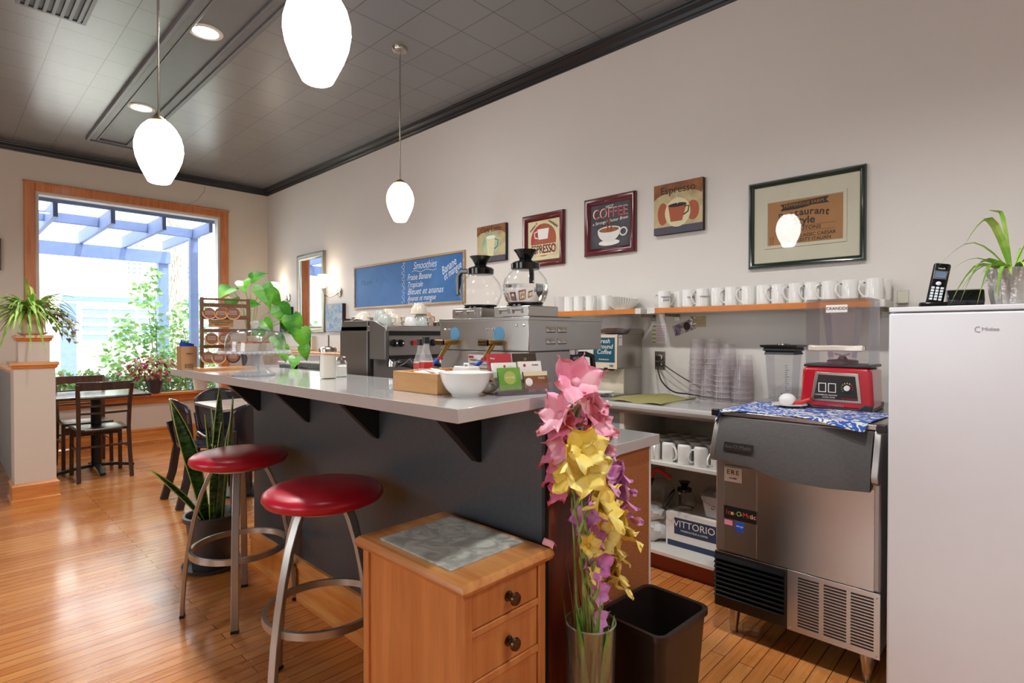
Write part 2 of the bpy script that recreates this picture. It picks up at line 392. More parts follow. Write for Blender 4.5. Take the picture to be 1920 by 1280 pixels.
# ------------------------------------------------------------------ geometry collector
class G:
    def __init__(s):
        s.v = []; s.f = []; s.m = []; s.mi = 0
    def add(s, vs, fs, mi=None):
        o = len(s.v); s.v += [tuple(p) for p in vs]
        s.f += [tuple(i + o for i in q) for q in fs]
        s.m += [s.mi if mi is None else mi] * len(fs)
        return s
    def box(s, x0, x1, y0, y1, z0, z1, mi=None):
        v = [(x, y, z) for z in (z0, z1) for y in (y0, y1) for x in (x0, x1)]
        return s.add(v, [(0, 2, 3, 1), (4, 5, 7, 6), (0, 1, 5, 4), (2, 6, 7, 3), (0, 4, 6, 2), (1, 3, 7, 5)], mi)
    def prism(s, poly, plane, a, b, mi=None):
        def mk(p, t):
            return {'xy': (p[0], p[1], t), 'xz': (p[0], t, p[1]), 'yz': (t, p[0], p[1])}[plane]
        n = len(poly)
        v = [mk(p, a) for p in poly] + [mk(p, b) for p in poly]
        f = [tuple(range(n)), tuple(range(2 * n - 1, n - 1, -1))] + [(i, (i + 1) % n, n + (i + 1) % n, n + i) for i in range(n)]
        return s.add(v, f, mi)
    def lathe(s, prof, c=(0, 0, 0), n=24, axis='z', mi=None, sx=1, sy=1, a0=0, capends=True):
        v = []
        for r, z in prof:
            for k in range(n):
                a = 2 * PI * k / n + a0
                p = (r * math.cos(a) * sx, r * math.sin(a) * sy, z)
                if axis == 'x': p = (p[2], p[0], p[1])
                if axis == 'y': p = (p[0], p[2], p[1])
                v.append((p[0] + c[0], p[1] + c[1], p[2] + c[2]))
        f = []
        for i in range(len(prof) - 1):
            for k in range(n):
                k2 = (k + 1) % n
                f.append((i * n + k, i * n + k2, (i + 1) * n + k2, (i + 1) * n + k))
        if capends and prof[0][0] > 1e-5: f.append(tuple(range(n - 1, -1, -1)))
        if capends and prof[-1][0] > 1e-5: f.append(tuple((len(prof) - 1) * n + k for k in range(n)))
        return s.add(v, f, mi)
    def cyl(s, c, r, h, axis='z', n=20, r2=None, mi=None):
        return s.lathe([(r, 0), (r if r2 is None else r2, h)], c, n, axis, mi)
    def ball(s, c, r, n=16, mi=None, squash=(1, 1, 1)):
        m = max(6, n // 2)
        v = []; f = []
        for i in range(m + 1):
            t = PI * i / m
            for k in range(n):
                a = 2 * PI * k / n
                v.append((c[0] + r * squash[0] * math.sin(t) * math.cos(a), c[1] + r * squash[1] * math.sin(t) * math.sin(a), c[2] + r * squash[2] * math.cos(t)))
        for i in range(m):
            for k in range(n):
                f.append((i * n + k, (i + 1) * n + k, (i + 1) * n + (k + 1) % n, i * n + (k + 1) % n))
        return s.add(v, f, mi)
    def tube(s, pts, r, n=8, closed=False, mi=None, flat=None, side=None):
        P = [Vector(p) for p in pts]
        N = len(P)
        rr = r if isinstance(r, (list, tuple)) else [r] * N
        v = []; prev = None
        for i in range(N):
            if closed: t = P[(i + 1) % N] - P[i - 1]
            else: t = P[min(i + 1, N - 1)] - P[max(i - 1, 0)]
            if t.length < 1e-9: t = Vector((0, 0, 1))
            t.normalize()
            if side is not None: u = Vector(side)
            elif prev is None: u = Vector((0, 0, 1)) if abs(t.z) < 0.9 else Vector((1, 0, 0))
            else: u = prev
            u = u - t * u.dot(t)
            if u.length < 1e-6: u = t.orthogonal()
            u.normalize(); prev = u
            w = t.cross(u)
            for k in range(n):
                a = 2 * PI * (k + 0.5) / n
                q = rr[i]
                if flat:
                    # rectangle: flat=(half_u, half_w) n forced to 4
                    su, sw = [(1, 1), (-1, 1), (-1, -1), (1, -1)][k % 4]
                    v.append(P[i] + u * (flat[0] * su) + w * (flat[1] * sw))
                else:
                    v.append(P[i] + u * (math.cos(a) * q) + w * (math.sin(a) * q))
        f = []
        for i in range(N if closed else N - 1):
            j = (i + 1) % N
            for k in range(n):
                f.append((i * n + k, i * n + (k + 1) % n, j * n + (k + 1) % n, j * n + k))
        if not closed:
            f.append(tuple(range(n - 1, -1, -1))); f.append(tuple((N - 1) * n + k for k in range(n)))
        return s.add(v, f, mi)
    def bar(s, pts, hu, hw, side=None, closed=False, mi=None):
        return s.tube(pts, 1, 4, closed, mi, flat=(hu, hw), side=side)
    def rectsweep(s, W, H, prof, mi=None, back=True):
        """frame around a W x H rectangle in local xz; prof = (inset, depth) points; face towards -y"""
        v = []; f = []
        for i, d in prof:
            a, b = W / 2 - i, H / 2 - i
            v += [(-a, -d, -b), (a, -d, -b), (a, -d, b), (-a, -d, b)]
        for i in range(len(prof) - 1):
            for k in range(4):
                k2 = (k + 1) % 4
                f.append((i * 4 + k, i * 4 + k2, (i + 1) * 4 + k2, (i + 1) * 4 + k))
        return s.add(v, f, mi)
    def ribbon(s, pts, ws, up=(0, 0, 1), fold=0.15, mi=None, th=0.0):
        P = [Vector(p) for p in pts]; v = []; N = len(P)
        for i in range(N):
            t = (P[min(i + 1, N - 1)] - P[max(i - 1, 0)])
            if t.length < 1e-9: t = Vector((0, 0, 1))
            t.normalize()
            sd = t.cross(Vector(up))
            if sd.length < 1e-3: sd = t.orthogonal()
            sd.normalize()
            nrm = sd.cross(t)
            w = ws[i] / 2
            v += [P[i] - sd * w + nrm * (w * fold), P[i], P[i] + sd * w + nrm * (w * fold)]
        f = []
        for i in range(N - 1):
            a = i * 3; b = a + 3
            f += [(a, a + 1, b + 1, b), (a + 1, a + 2, b + 2, b + 1)]
        return s.add(v, f, mi)
    def grid(s, fn, nu, nv, mi=None):
        v = [fn(i / nu, j / nv) for j in range(nv + 1) for i in range(nu + 1)]
        f = [(j * (nu + 1) + i, j * (nu + 1) + i + 1, (j + 1) * (nu + 1) + i + 1, (j + 1) * (nu + 1) + i) for j in range(nv) for i in range(nu)]
        return s.add(v, f, mi)
    def rbox(s, x0, x1, y0, y1, z0, z1, r=0.02, seg=5, mi=None, taper=(0, 0)):
        """box with rounded vertical corners, optional taper of the bottom"""
        def ring(x0, x1, y0, y1, z):
            o = []
            for cx, cy, a0 in ((x1 - r, y1 - r, 0), (x0 + r, y1 - r, PI / 2), (x0 + r, y0 + r, PI), (x1 - r, y0 + r, 1.5 * PI)):
                for k in range(seg + 1):
                    a = a0 + PI / 2 * k / seg
                    o.append((cx + r * math.cos(a), cy + r * math.sin(a), z))
            return o
        a = ring(x0 + taper[0], x1 - taper[0], y0 + taper[1], y1 - taper[1], z0); b = ring(x0, x1, y0, y1, z1)
        n = len(a)
        return s.add(a + b, [tuple(range(n - 1, -1, -1)), tuple(range(n, 2 * n))] + [(i, (i + 1) % n, n + (i + 1) % n, n + i) for i in range(n)], mi)
    def xf(s, mat, start=0):
        for i in range(start, len(s.v)):
            s.v[i] = tuple(mat @ Vector(s.v[i]))
        return s

def ob(name, g, mat, parent=None, bev=0.0, smooth=True, seg=2, solid=0.0, sub=0, loc=None, rot=None, ang=38, recalc=True):
    me = bpy.data.meshes.new(name)
    me.from_pydata(g.v, [], g.f)
    mats = mat if isinstance(mat, (list, tuple)) else [mat]
    for q in mats: me.materials.append(M[q] if isinstance(q, str) else q)
    if len(mats) > 1:
        me.polygons.foreach_set('material_index', g.m)
    if recalc:
        bm = bmesh.new(); bm.from_mesh(me)
        bmesh.ops.recalc_face_normals(bm, faces=bm.faces)
        bm.to_mesh(me); bm.free()
    if smooth:
        me.shade_smooth()
        me.set_sharp_from_angle(angle=math.radians(ang))
    me.update()
    o = bpy.data.objects.new(name, me)
    COL.objects.link(o)
    if parent is not None: o.parent = parent
    if loc: o.location = loc
    if rot: o.rotation_euler = rot
    if bev:
        b = o.modifiers.new('bevel', 'BEVEL'); b.width = bev; b.segments = seg; b.limit_method = 'ANGLE'; b.angle_limit = math.radians(40)
        b.harden_normals = False
    if solid:
        b = o.modifiers.new('solid', 'SOLIDIFY'); b.thickness = solid
    if sub:
        b = o.modifiers.new('sub', 'SUBSURF'); b.levels = sub; b.render_levels = sub
    return o

def thing(name, label, cat, loc=(0, 0, 0), rot=0.0, group=None, kind=None):
    o = bpy.data.objects.new(name, None)
    o.empty_display_size = 0.05
    COL.objects.link(o)
    o.location = loc
    o.rotation_euler = rot if isinstance(rot, tuple) else (0, 0, rot)
    o['label'] = label; o['category'] = cat
    if group: o['group'] = group
    if kind: o['kind'] = kind
    return o

def tag(o, label, cat, group=None, kind=None):
    o['label'] = label; o['category'] = cat
    if group: o['group'] = group
    if kind: o['kind'] = kind
    return o

def struct(name, g, mat, label, cat, **kw):
    o = ob(name, g, mat, **kw)
    return tag(o, label, cat, kind='structure')

def dup(root, loc=None, rot=None, label=None, group=None):
    r = root.copy(); COL.objects.link(r)
    if loc: r.location = loc
    if rot is not None: r.rotation_euler = rot if isinstance(rot, tuple) else (0, 0, rot)
    if label: r['label'] = label
    if group: r['group'] = group
    def rec(src, dst):
        for ch in KIDS(src):
            c = ch.copy(); COL.objects.link(c); c.parent = dst
            rec(ch, c)
    rec(root, r)
    return r

def KIDS(o):
    return list(o.children)

def text(name, s, mat, parent, loc, size, rot=(PI / 2, 0, 0), shear=0.0, align='CENTER', ext=0.0004, space=1.0, xs=1.0, bold=0.0):
    c = bpy.data.curves.new(name, 'FONT')
    c.body = s; c.size = size; c.shear = shear; c.align_x = align; c.align_y = 'CENTER'
    c.extrude = ext; c.space_character = space
    c.resolution_u = 3
    c.offset = bold
    c.materials.append(M[mat] if isinstance(mat, str) else mat)
    tmp = bpy.data.objects.new(name, c); COL.objects.link(tmp)
    me = bpy.data.meshes.new_from_object(tmp)
    bpy.data.objects.remove(tmp); bpy.data.curves.remove(c)
    me.name = name
    o = bpy.data.objects.new(name, me); COL.objects.link(o)
    o.parent = parent; o.location = loc; o.rotation_euler = rot
    o.scale = (xs, 1, 1)
    return o

RW = -PI / 2     # yaw of things whose front faces the room from the right-hand wall (world -x)
ORD = ['first', 'second', 'third', 'fourth', 'fifth', 'sixth', 'seventh', 'eighth', 'ninth', 'tenth', 'eleventh', 'twelfth', 'thirteenth', 'fourteenth', 'fifteenth', 'sixteenth', 'seventeenth', 'eighteenth']
# ------------------------------------------------------------------ the room shell
XL, XR, YB, YF, HC = -3.2, 3.22, -2.2, 7.80, 3.31
g = G().box(XL, XR, YB, YF, -0.1, 0); struct('floor', g, 'floor', 'honey-coloured strip wood floor with glossy worn patches', 'floor', smooth=False)
g = G().box(XL, XR, YB, YF, HC, HC + 0.1); struct('ceiling', g, 'ceil', 'charcoal painted ceiling of square tiles', 'ceiling', smooth=False)
g = G().box(XR, XR + 0.12, YB, YF + 0.12, 0, HC); struct('wall_right', g, 'wall', 'long warm white plaster wall behind the coffee bar', 'wall', smooth=False)
g = G().box(XL - 0.12, XR, YB - 0.12, YB, 0, HC); struct('wall_back', g, 'wall', 'warm white wall behind the viewer', 'wall', smooth=False)
# left wall with two shop windows beyond the frame
g = G()
for y0, y1, z0, z1 in ((YB, .2, 0, HC), (.2, 1.6, 0, .9), (.2, 1.6, 2.5, HC), (1.6, 3.2, 0, HC), (3.2, 4.8, 0, .8), (3.2, 4.8, 2.5, HC), (4.8, YF + .12, 0, HC)):
    g.box(XL - 0.12, XL, y0, y1, z0, z1)
struct('wall_left', g, 'wall2', 'beige wall with shop windows on the left side', 'wall', smooth=False)
# window wall: opening x .75-2.60, z .60-2.85
WX0, WX1, WZ0, WZ1 = 0.755, 2.605, 0.60, 2.845
g = G()
g.box(0.40 - 3.6, WX0, YF, YF + .12, 0, HC)
g.box(WX1, XR, YF, YF + .12, 0, HC)
g.box(WX0, WX1, YF, YF + .12, 0, WZ0); g.box(WX0, WX1, YF, YF + .12, WZ1, HC)
struct('wall_front', g, 'wall2', 'beige wall around the big shop window', 'wall', smooth=False)
# picture window casing, sill, sash and pane
w = thing('window_1', 'large picture window in an orange fir casing looking onto the terrace', 'window', (0, 0, 0), kind='structure')
cw = 0.095
g = G()
def casing(x0, x1, z0, z1):
    g.box(x0, x1, YF - .022, YF, z0, z1)
casing(WX0 - cw, WX0, WZ0 - .02, WZ1 + cw); casing(WX1, WX1 + cw, WZ0 - .02, WZ1 + cw); casing(WX0, WX1, WZ1, WZ1 + cw)
g.box(WX0 - cw - .01, WX1 + cw + .01, YF - .034, YF - .022, WZ1 + cw - .018, WZ1 + cw + .004)
ob('window_frame', g, 'trimwood_z', w, bev=.006)
g = G()
for x0, x1, z0, z1 in ((WX0, WX0 + .03, WZ0, WZ1), (WX1 - .03, WX1, WZ0, WZ1), (WX0 + .03, WX1 - .03, WZ1 - .03, WZ1)):
    g.box(x0, x1, YF, YF + .12, z0, z1)
ob('window_sash', g, 'offwhite', w, bev=.003)
g = G().box(WX0 - cw, WX1 + cw, YF - .10, YF + .12, WZ0 - .035, WZ0)
g.box(WX0 - cw + .01, WX1 + cw - .01, YF - .022, YF, WZ0 - .125, WZ0 - .035)
ob('window_sill', g, 'trimwood', w, bev=.008)
g = G().box(WX0 + .03, WX1 - .03, YF + .07, YF + .076, WZ0, WZ1 - .03)
ob('window_pane', g, 'window', w, smooth=False)
# baseboards
def baseboard(name, x0, y0, x1, y1, nx, ny, mat, label, hgt=.175):
    g = G()
    L = math.hypot(x1 - x0, y1 - y0); d = ((x1 - x0) / L, (y1 - y0) / L)
    prof = [(0, 0), (.030, 0), (.030, .022), (.018, .040), (.018, hgt - .035), (.024, hgt - .028), (.022, hgt - .012), (.010, hgt), (0, hgt)]
    v = []; n = len(prof)
    for t in (0, L):
        for a, z in prof: v.append((x0 + d[0] * t + nx * a, y0 + d[1] * t + ny * a, z))
    f = [tuple(range(n)), tuple(range(2 * n - 1, n - 1, -1))] + [(i, (i + 1) % n, n + (i + 1) % n, n + i) for i in range(n)]
    g.add(v, f)
    return struct(name, g, mat, label, 'baseboard', ang=25)
baseboard('baseboard_front', 0.47, YF, XR, YF, 0, -1, 'trimwood', 'tall orange fir baseboard under the shop window')
baseboard('baseboard_right', XR, 4.2, XR, YF - .03, -1, 0, 'trimwood_y', 'orange fir baseboard along the right wall')
baseboard('baseboard_left', XL, YB, XL, YF, 1, 0, 'trimwood_y', 'orange fir baseboard along the left wall')
# black crown moulding, swept along the right and front walls
def crown(name, x0, y0, x1, y1, nx, ny, label):
    prof = [(0, -.078), (.012, -.078), (.014, -.066), (.024, -.060), (.030, -.040), (.048, -.026), (.056, -.022), (.058, -.012), (.072, -.008), (.074, 0), (0, 0)]
    v = []; n = len(prof)
    for X, Y in ((x0, y0), (x1, y1)):
        for a, z in prof: v.append((X + nx * a, Y + ny * a, HC + z))
    g = G().add(v, [tuple(range(n)), tuple(range(2 * n - 1, n - 1, -1))] + [(i, (i + 1) % n, n + (i + 1) % n, n + i) for i in range(n)])
    return struct(name, g, 'crown', label, 'moulding', ang=20)
crown('trim_1', XR, YB, XR, YF, -1, 0, 'black crown moulding along the right wall')
crown('trim_2', XL, YF, XR, YF, 0, -1, 'black crown moulding above the shop window')
# long framed ceiling panel carrying the recessed lights
g = G()
sx0, sx1, sy1 = 1.075, 1.495, 7.02
for i, (a, d) in enumerate(((0, .012), (.045, .030), (.075, .022))):
    pass
def frame_strip(x0, x1, y0, y1, wdt, z):
    g.box(x0, x0 + wdt, y0, y1, HC - z, HC); g.box(x1 - wdt, x1, y0, y1, HC - z, HC); g.box(x0 + wdt, x1 - wdt, y1 - wdt, y1, HC - z, HC)
frame_strip(sx0, sx1, YB + .1, sy1, .028, .035)
frame_strip(sx0 + .028, sx1 - .028, YB + .1, sy1 - .028, .05, .022)
frame_strip(sx0 + .078, sx1 - .078, YB + .1, sy1 - .078, .015, .03)
g.box(sx0 + .093, sx1 - .093, YB + .1, sy1 - .093, HC - .012, HC)
M['ceilpanel'] = plain('charcoal_ceiling_panel', '66686c', 0.35, var=.05)
struct('trim_3', g, 'ceilpanel', 'long moulded ceiling strip holding the recessed lights', 'moulding', bev=.003)
# air grille in the ceiling, top left
v_ = thing('ceiling_vent', 'slatted air grille in the dark ceiling at the top left', 'vent', (0.52, 4.20, HC))
g = G().box(-.17, .17, -.28, .28, -.006, 0); ob('backing', g, 'black', v_)
g = G()
for x in (-.17, .15): g.box(x, x + .02, -.28, .28, -.012, -.006)
for y in (-.28, .26): g.box(-.15, .15, y, y + .02, -.012, -.006)
ob('frame', g, 'ceilpanel', v_)
for k in range(7):
    g = G().box(-.13 + k * .042, -.112 + k * .042, -.26, .26, -.016, -.006); ob('slat', g, 'ceilpanel', v_)
# partition wall with stepped newel pier on the left
g = G().box(.455, .615, 5.80, YF - .03, 0, .97)
M['greyblue'] = plain('grey_blue_tint', '9aa4a8', .5)
struct('wall_partition', g, 'greyblue', 'low partition wall, window light painted in as grey-blue, running from the pier to the shop window', 'wall', smooth=False)  # bluish cast of the left window light is put into the wall colour
g = G().box(.435, .635, 5.84, YF - .03, .97, 1.0); struct('trim_4', g, 'trimwood_y', 'orange wood rail capping the low partition', 'rail', bev=.006)
pr = thing('wall_pier', 'stepped beige half-height pier with orange wood mouldings under the spider plant', 'pier', (.54, 5.82, 0), kind='structure')
g = G().box(-.125, .125, -.125, .125, .14, 1.045); g.box(-.095, .095, -.095, .095, 1.09, 1.255)
ob('body', g, 'wall2', pr)
def cap(z0, h, a, o):
    g = G()
    g.lathe([((a + .000) * 1.414, z0), ((a + o * .5) * 1.414, z0 + h * .15), ((a + o * .6) * 1.414, z0 + h * .45), ((a + o) * 1.414, z0 + h * .55), ((a + o * .85) * 1.414, z0 + h)], (0, 0, 0), 4, a0=PI / 4)
    return g
ob('cap_moulding', cap(1.035, .055, .125, .024), 'trimwood', pr)
ob('cap_moulding', cap(1.25, .05, .095, .024), 'trimwood', pr)
g = G().lathe([(.150 * 1.414, 0), (.150 * 1.414, .02), (.140 * 1.414, .03), (.140 * 1.414, .12), (.145 * 1.414, .13), (.128 * 1.414, .15)], (0, 0, 0), 4, a0=PI / 4)
ob('base_moulding', g, 'trimwood', pr)

# ------------------------------------------------------------------ ceiling lights
def can_light(x, y, label):
    t = thing('recessed_light', label, 'ceiling light', (x, y, HC - .012), group=None)
    g = G().lathe([(.105, 0), (.103, -.006), (.078, -.008), (.074, 0.0)], (0, 0, 0), 32, capends=False); ob('trim_ring', g, 'offwhite', t)
    g = G().lathe([(0.0001, -.003), (.075, -.003)], (0, 0, 0), 32, capends=False); ob('diffuser', g, 'lens', t)
    L = bpy.data.lights.new('recessed_lamp', 'SPOT'); L.energy = CAN_W; L.spot_size = math.radians(140); L.spot_blend = .6; L.shadow_soft_size = .07; L.color = (1, .995, .985)
    o = bpy.data.objects.new('recessed_lamp', L); COL.objects.link(o); o.parent = t; o.location = (0, 0, -.03)
    return t
can_light(1.27, 5.72, 'round recessed ceiling light farther away, nearer the shop window')
can_light(1.25, 3.99, 'round recessed ceiling light nearer the viewer in the ceiling strip')
can_light(1.25, 2.25, 'added round ceiling light above the bar, unseen, brightening the room')  # this and the next two are unseen lights added to brighten the room
can_light(1.25, 0.5, 'added round ceiling light overhead, unseen, brightening the room')
can_light(1.25, -1.2, 'added round ceiling light behind the viewer, unseen, brightening the room')

def pendant(x, y, zc, label, s=1.0):
    t = thing('pendant_lamp', label, 'pendant lamp', (x, y, HC))
    top = zc + .145 * s - HC
    g = G().lathe([(.0001, 0), (.055, 0), (.055, -.008), (.048, -.022), (.012, -.030), (.0001, -.03)], (0, 0, 0), 28); ob('canopy', g, 'nickel', t)
    g = G().cyl((0, 0, top + .01), .0055, -top - .035, n=10); ob('rod', g, 'nickel', t)
    g = G().lathe([(.0001, top + .028), (.010, top + .024), (.030, top + .010), (.050, top - .006), (.047, top - .010), (.0001, top - .008)], (0, 0, 0), 28); ob('cap', g, 'brass', t)
    pf = [(.046, -.008), (.066, -.030), (.084, -.062), (.094, -.100), (.095, -.130), (.089, -.165), (.075, -.205), (.058, -.240), (.044, -.268), (.038, -.272), (.0001, -.270)]
    g = G().lathe([(r * s, top + z * s) for r, z in pf], (0, 0, 0), 36); ob('globe_shade', g, 'pendant', t, ang=80)
    return t
pendant(.87, 1.71, 2.267, 'largest opal egg-shaped pendant lamp hanging nearest the viewer', 1.12)
pendant(.777, 3.168, 2.198, 'opal egg-shaped pendant lamp hanging in front of the shop window corner', 1.12)
pendant(2.27, 3.26, 2.225, 'smallest opal egg-shaped pendant lamp hanging on a long rod before the plain wall')

# ------------------------------------------------------------------ outside, seen through the window
g = G().box(-12, 24, YF + .12, 32, -.12, -.02); struct('ground', g, 'ground', 'pale sunlit paving outside', 'ground', smooth=False)
t = thing('house', 'white house across the street with small paned windows and a garage door', 'building', (0, 20, 0))
g = G().box(-6, 22, 0, 6, -.1, 9); ob('wall', g, 'whitesiding', t)
def far_window(x0, x1, z0, z1, nx, nz):
    g = G().box(x0, x1, -.05, .0, z0, z1); wn = ob('window', g, 'outglass', t)
    g = G()
    for k in range(nx + 1):
        x = x0 + (x1 - x0) * k / nx; g.box(x - .035, x + .035, -.08, -.05, z0, z1)
    for k in range(nz + 1):
        z = z0 + (z1 - z0) * k / nz; g.box(x0, x1, -.082, -.052, z - .035, z + .035)
    ob('muntin', g, 'whitesiding', wn)
far_window(4.0, 4.42, 3.12, 3.53, 3, 3); far_window(5.5, 5.86, 3.08, 3.54, 3, 3); far_window(4.05, 4.5, 3.75, 4.1, 3, 2)
g = G().box(2.5, 7.2, -.15, 0, 2.28, 2.42); ob('lintel', g, 'steelblue', t)
far_window(2.9, 4.95, 1.10, 2.10, 3, 4)
g = G().box(2.45, 2.8, -.1, 0, 0, 2.2); ob('door_post', g, 'steelblue', t)
far_window(5.6, 6.6, .9, 2.1, 2, 3)
p = thing('pergola', 'blue-grey timber pergola over the terrace outside the window', 'pergola', (0, 0, 0))
def beam(n_, *b):
    g = G().box(*b); ob(n_, g, 'steelblue', p, bev=.005)
beam('beam', -1.5, 2.60, 10.0, 10.06, 2.43, 2.62)
beam('beam', -1.5, 2.62, 8.62, 8.68, 2.67, 2.79)
beam('post', 2.45, 2.59, 10.06, 10.2, -.02, 2.60)
beam('post', 2.50, 2.60, 8.66, 8.76, -.02, 2.70)
for x in (0.35, .92, 1.45, 1.98, 2.52):
    beam('rafter', x, x + .045, 7.95, 10.15, 2.62 if x < 2.5 else 2.66, 2.80)
beam('wall_plate', -1.5, 2.65, 7.94, 7.99, 2.78, 2.86)
beam('front_rail', -1.5, 2.45, 10.0, 10.1, .55, .68)
g = G().tube([(3.72, 13.5, -.1), (3.6, 13.5, 1.5), (3.62, 13.5, 3.2), (3.5, 13.5, 6)], [.22, .17, .15, .13], 14)
tag(ob('tree_trunk', g, 'bark'), 'grey-brown tree trunk standing behind the pergola post', 'tree')

def leafy(g, n, c, rad, size, mi=0, rng=R, flat=1.0):
    for _ in range(n):
        while True:
            p = Vector((rng.uniform(-1, 1), rng.uniform(-1, 1), rng.uniform(-1, 1)))
            if p.length < 1: break
        q = Vector((c[0] + p.x * rad[0], c[1] + p.y * rad[1], c[2] + p.z * rad[2]))
        d = Vector((rng.uniform(-1, 1), rng.uniform(-1, 1), rng.uniform(-.5, .8))).normalized()
        s_ = size * rng.uniform(.6, 1.3)
        sd = d.cross(Vector((rng.uniform(-1, 1), rng.uniform(-1, 1), rng.uniform(-1, 1)))).normalized() * s_ * .3
        g.add([q, q + d * s_ * .5 + sd, q + d * s_, q + d * s_ * .5 - sd], [(0, 1, 2, 3)], mi)

def shrub(name, label, x, y, stems, mats, size, n, flowers=0, cat='shrub', group=None):
    t = thing(name, label, cat, (x, y, -.02), group=group)
    g = G(); h = G(); fl = G()
    for (dx, dy, z, r, k) in stems:
        g.tube([(0, 0, 0), (dx * .4, dy * .4, z * .55), (dx, dy, z)], [.012, .009, .004], 6)
        leafy(h, int(n * k), (dx, dy, z), (r, r, r * 1.1), size)
        leafy(h, int(n * k * .5), (dx * .6, dy * .6, z * .72), (r * .7, r * .7, r), size)
        for _ in range(int(flowers * k)):
            fl.ball((dx + R.uniform(-r, r), dy + R.uniform(-r, r), z + R.uniform(-r, r)), size * .35, 6)
    ob('stem', g, 'bark', t); ob('foliage', h, mats[0], t, smooth=False, recalc=False)
    if flowers: ob('flowers', fl, mats[1], t)
    return t
shrub('garden_shrub', 'tall airy green shrub rising in the middle of the window view', 2.25, 9.35, [(-.35, 0, 1.35, .22, 1), (-.1, .1, 1.9, .2, .9), (-.02, 0, 2.2, .1, .3), (.1, 0, 1.2, .25, 1), (-.5, .1, 1.0, .2, .8)], ['greenery'], .10, 110)
shrub('garden_shrub', 'flowering rose bush in front of the pergola post', 2.75, 9.2, [(-.2, 0, 1.45, .22, 1), (.0, .1, 1.75, .2, .8), (.15, 0, 1.2, .25, 1), (-.3, 0, .9, .25, 1), (.2, 0, .75, .25, 1)], ['greenery', 'flowerwhite'], .085, 130, 8)
shrub('garden_shrub', 'green bush at the right edge of the window beside the shelf rack', 3.25, 9.0, [(-.1, 0, 1.0, .25, 1), (.1, 0, 1.35, .22, .9), (.0, 0, .6, .25, 1)], ['greenery', 'flowerpink'], .085, 130, 4)
for i, x in enumerate((1.0, 1.28, 1.56, 1.84, 2.12, 2.40, 2.68)):
    shrub('bedding_plant', ORD[i] + ' low flowering plant from the left in the bed under the window', x, 8.25, [(0, 0, .78, .13, 1), (.1, 0, .70, .12, .7), (-.1, 0, .72, .12, .7)], ['greenery', ('flowerpink', 'flowerwhite')[i % 2]], .06, 120, 7, 'bedding plant', 'bedding plants in the bed outside the window')
g = G().box(.6, 3.2, 8.02, 8.5, -.02, .55); tag(ob('planter_box', g, 'bark'), 'low wooden planter holding the flower bed outside the window', 'planter')
# ------------------------------------------------------------------ bar counter
b = thing('bar_counter', 'tall charcoal bar front with triangular brackets under the grey worktop', 'bar', (0, 0, 0))
g = G().box(1.247, 1.266, 1.066, 3.225, 0, 1.078); g.box(1.266, 1.345, 1.092, 3.225, .92, 1.078); ob('panel', g, 'barpanel', b, bev=.003)
g = G().box(1.245, 1.262, 1.056, 1.068, 0, 1.078); ob('corner_trim', g, 'black', b)
for y in (1.35, 1.957, 2.559, 3.144):
    g = G().prism([(1.247, .880), (1.247, 1.078), (1.055, 1.078), (1.055, 1.060), (1.235, .880)], 'xz', y - .018, y + .018)
    ob('bracket', g, 'black', b, bev=.003)
g = G()
prof = [(0, 0), (-.034, 0), (-.034, .022), (-.020, .040), (-.020, .150), (-.028, .157), (-.028, .172), (-.012, .192), (0, .195)]
n = len(prof)
v = [(1.247 + a, y, z) for y in (1.5, 3.225) for a, z in prof]
g.add(v, [tuple(range(n)), tuple(range(2 * n - 1, n - 1, -1))] + [(i, (i + 1) % n, n + (i + 1) % n, n + i) for i in range(n)])
ob('baseboard', g, 'trimwood_y', b, ang=20)
bt = G().prism([(.900, 1.047), (1.352, 1.100), (1.352, 3.47), (.900, 3.47)], 'xy', 1.078, 1.115)
bt = ob('bar_worktop', bt, ['laminate'], None, bev=.0015, seg=1)
tag(bt, 'long glossy grey-beige worktop slab on top of the charcoal bar', 'worktop')
# lower service counter behind the bar
c = thing('service_counter', 'lower counter behind the bar with a reddish stained end panel', 'counter', (0, 0, 0))
c_ = G().box(1.268, 1.40, 1.069, 1.085, 0, .882); ob('end_panel', c_, 'redwood', c)
g = G().box(1.40, 1.872, 1.07, 1.092, 0, .882)
ob('end_panel', g, 'particle', c)
g = G().box(1.872, 1.886, 1.07, 1.11, 0, .882); ob('edge_strip', g, 'offwhite', c)
g = G().box(1.27, 1.87, 1.10, 3.22, .0, .882); ob('body', g, 'offwhite', c)
g = G().box(1.268, 1.925, 1.055, 3.24, .882, .92)
ob('worktop', g, 'laminate', c, bev=.002)
g = G().box(1.268, 1.34, 1.045, 1.069, .835, .882); ob('worktop_edge', g, 'laminate_edge', c)
# cherry drawer chest against the bar
nx0, nx1, ny0, ny1, nh = .893, 1.205, 1.018, 1.482, .655
d = thing('drawer_chest', 'small cherry wood drawer chest with a chamfered top standing against the bar', 'chest of drawers', (0, 0, 0))
for q in ((nx0, nx0 + .03, ny0, ny0 + .03), (nx1 - .03, nx1, ny0, ny0 + .03), (nx0, nx0 + .03, ny1 - .03, ny1), (nx1 - .03, nx1, ny1 - .03, ny1)):
    ob('corner_post', G().box(*q, 0, nh), 'cabwood', d, bev=.004)
g = G().box(nx0 + .008, nx0 + .02, ny0 + .03, ny1 - .03, .03, nh); ob('side_panel', g, 'cabwood', d)
g = G().box(nx1 - .02, nx1 - .008, ny0 + .03, ny1 - .03, .03, nh); g.box(nx0 + .03, nx1 - .03, ny1 - .02, ny1 - .01, .03, nh); g.box(nx0 + .03, nx1 - .03, ny0 + .035, ny1 - .03, .03, .05); ob('carcass', g, 'cabwood', d)
g = G()
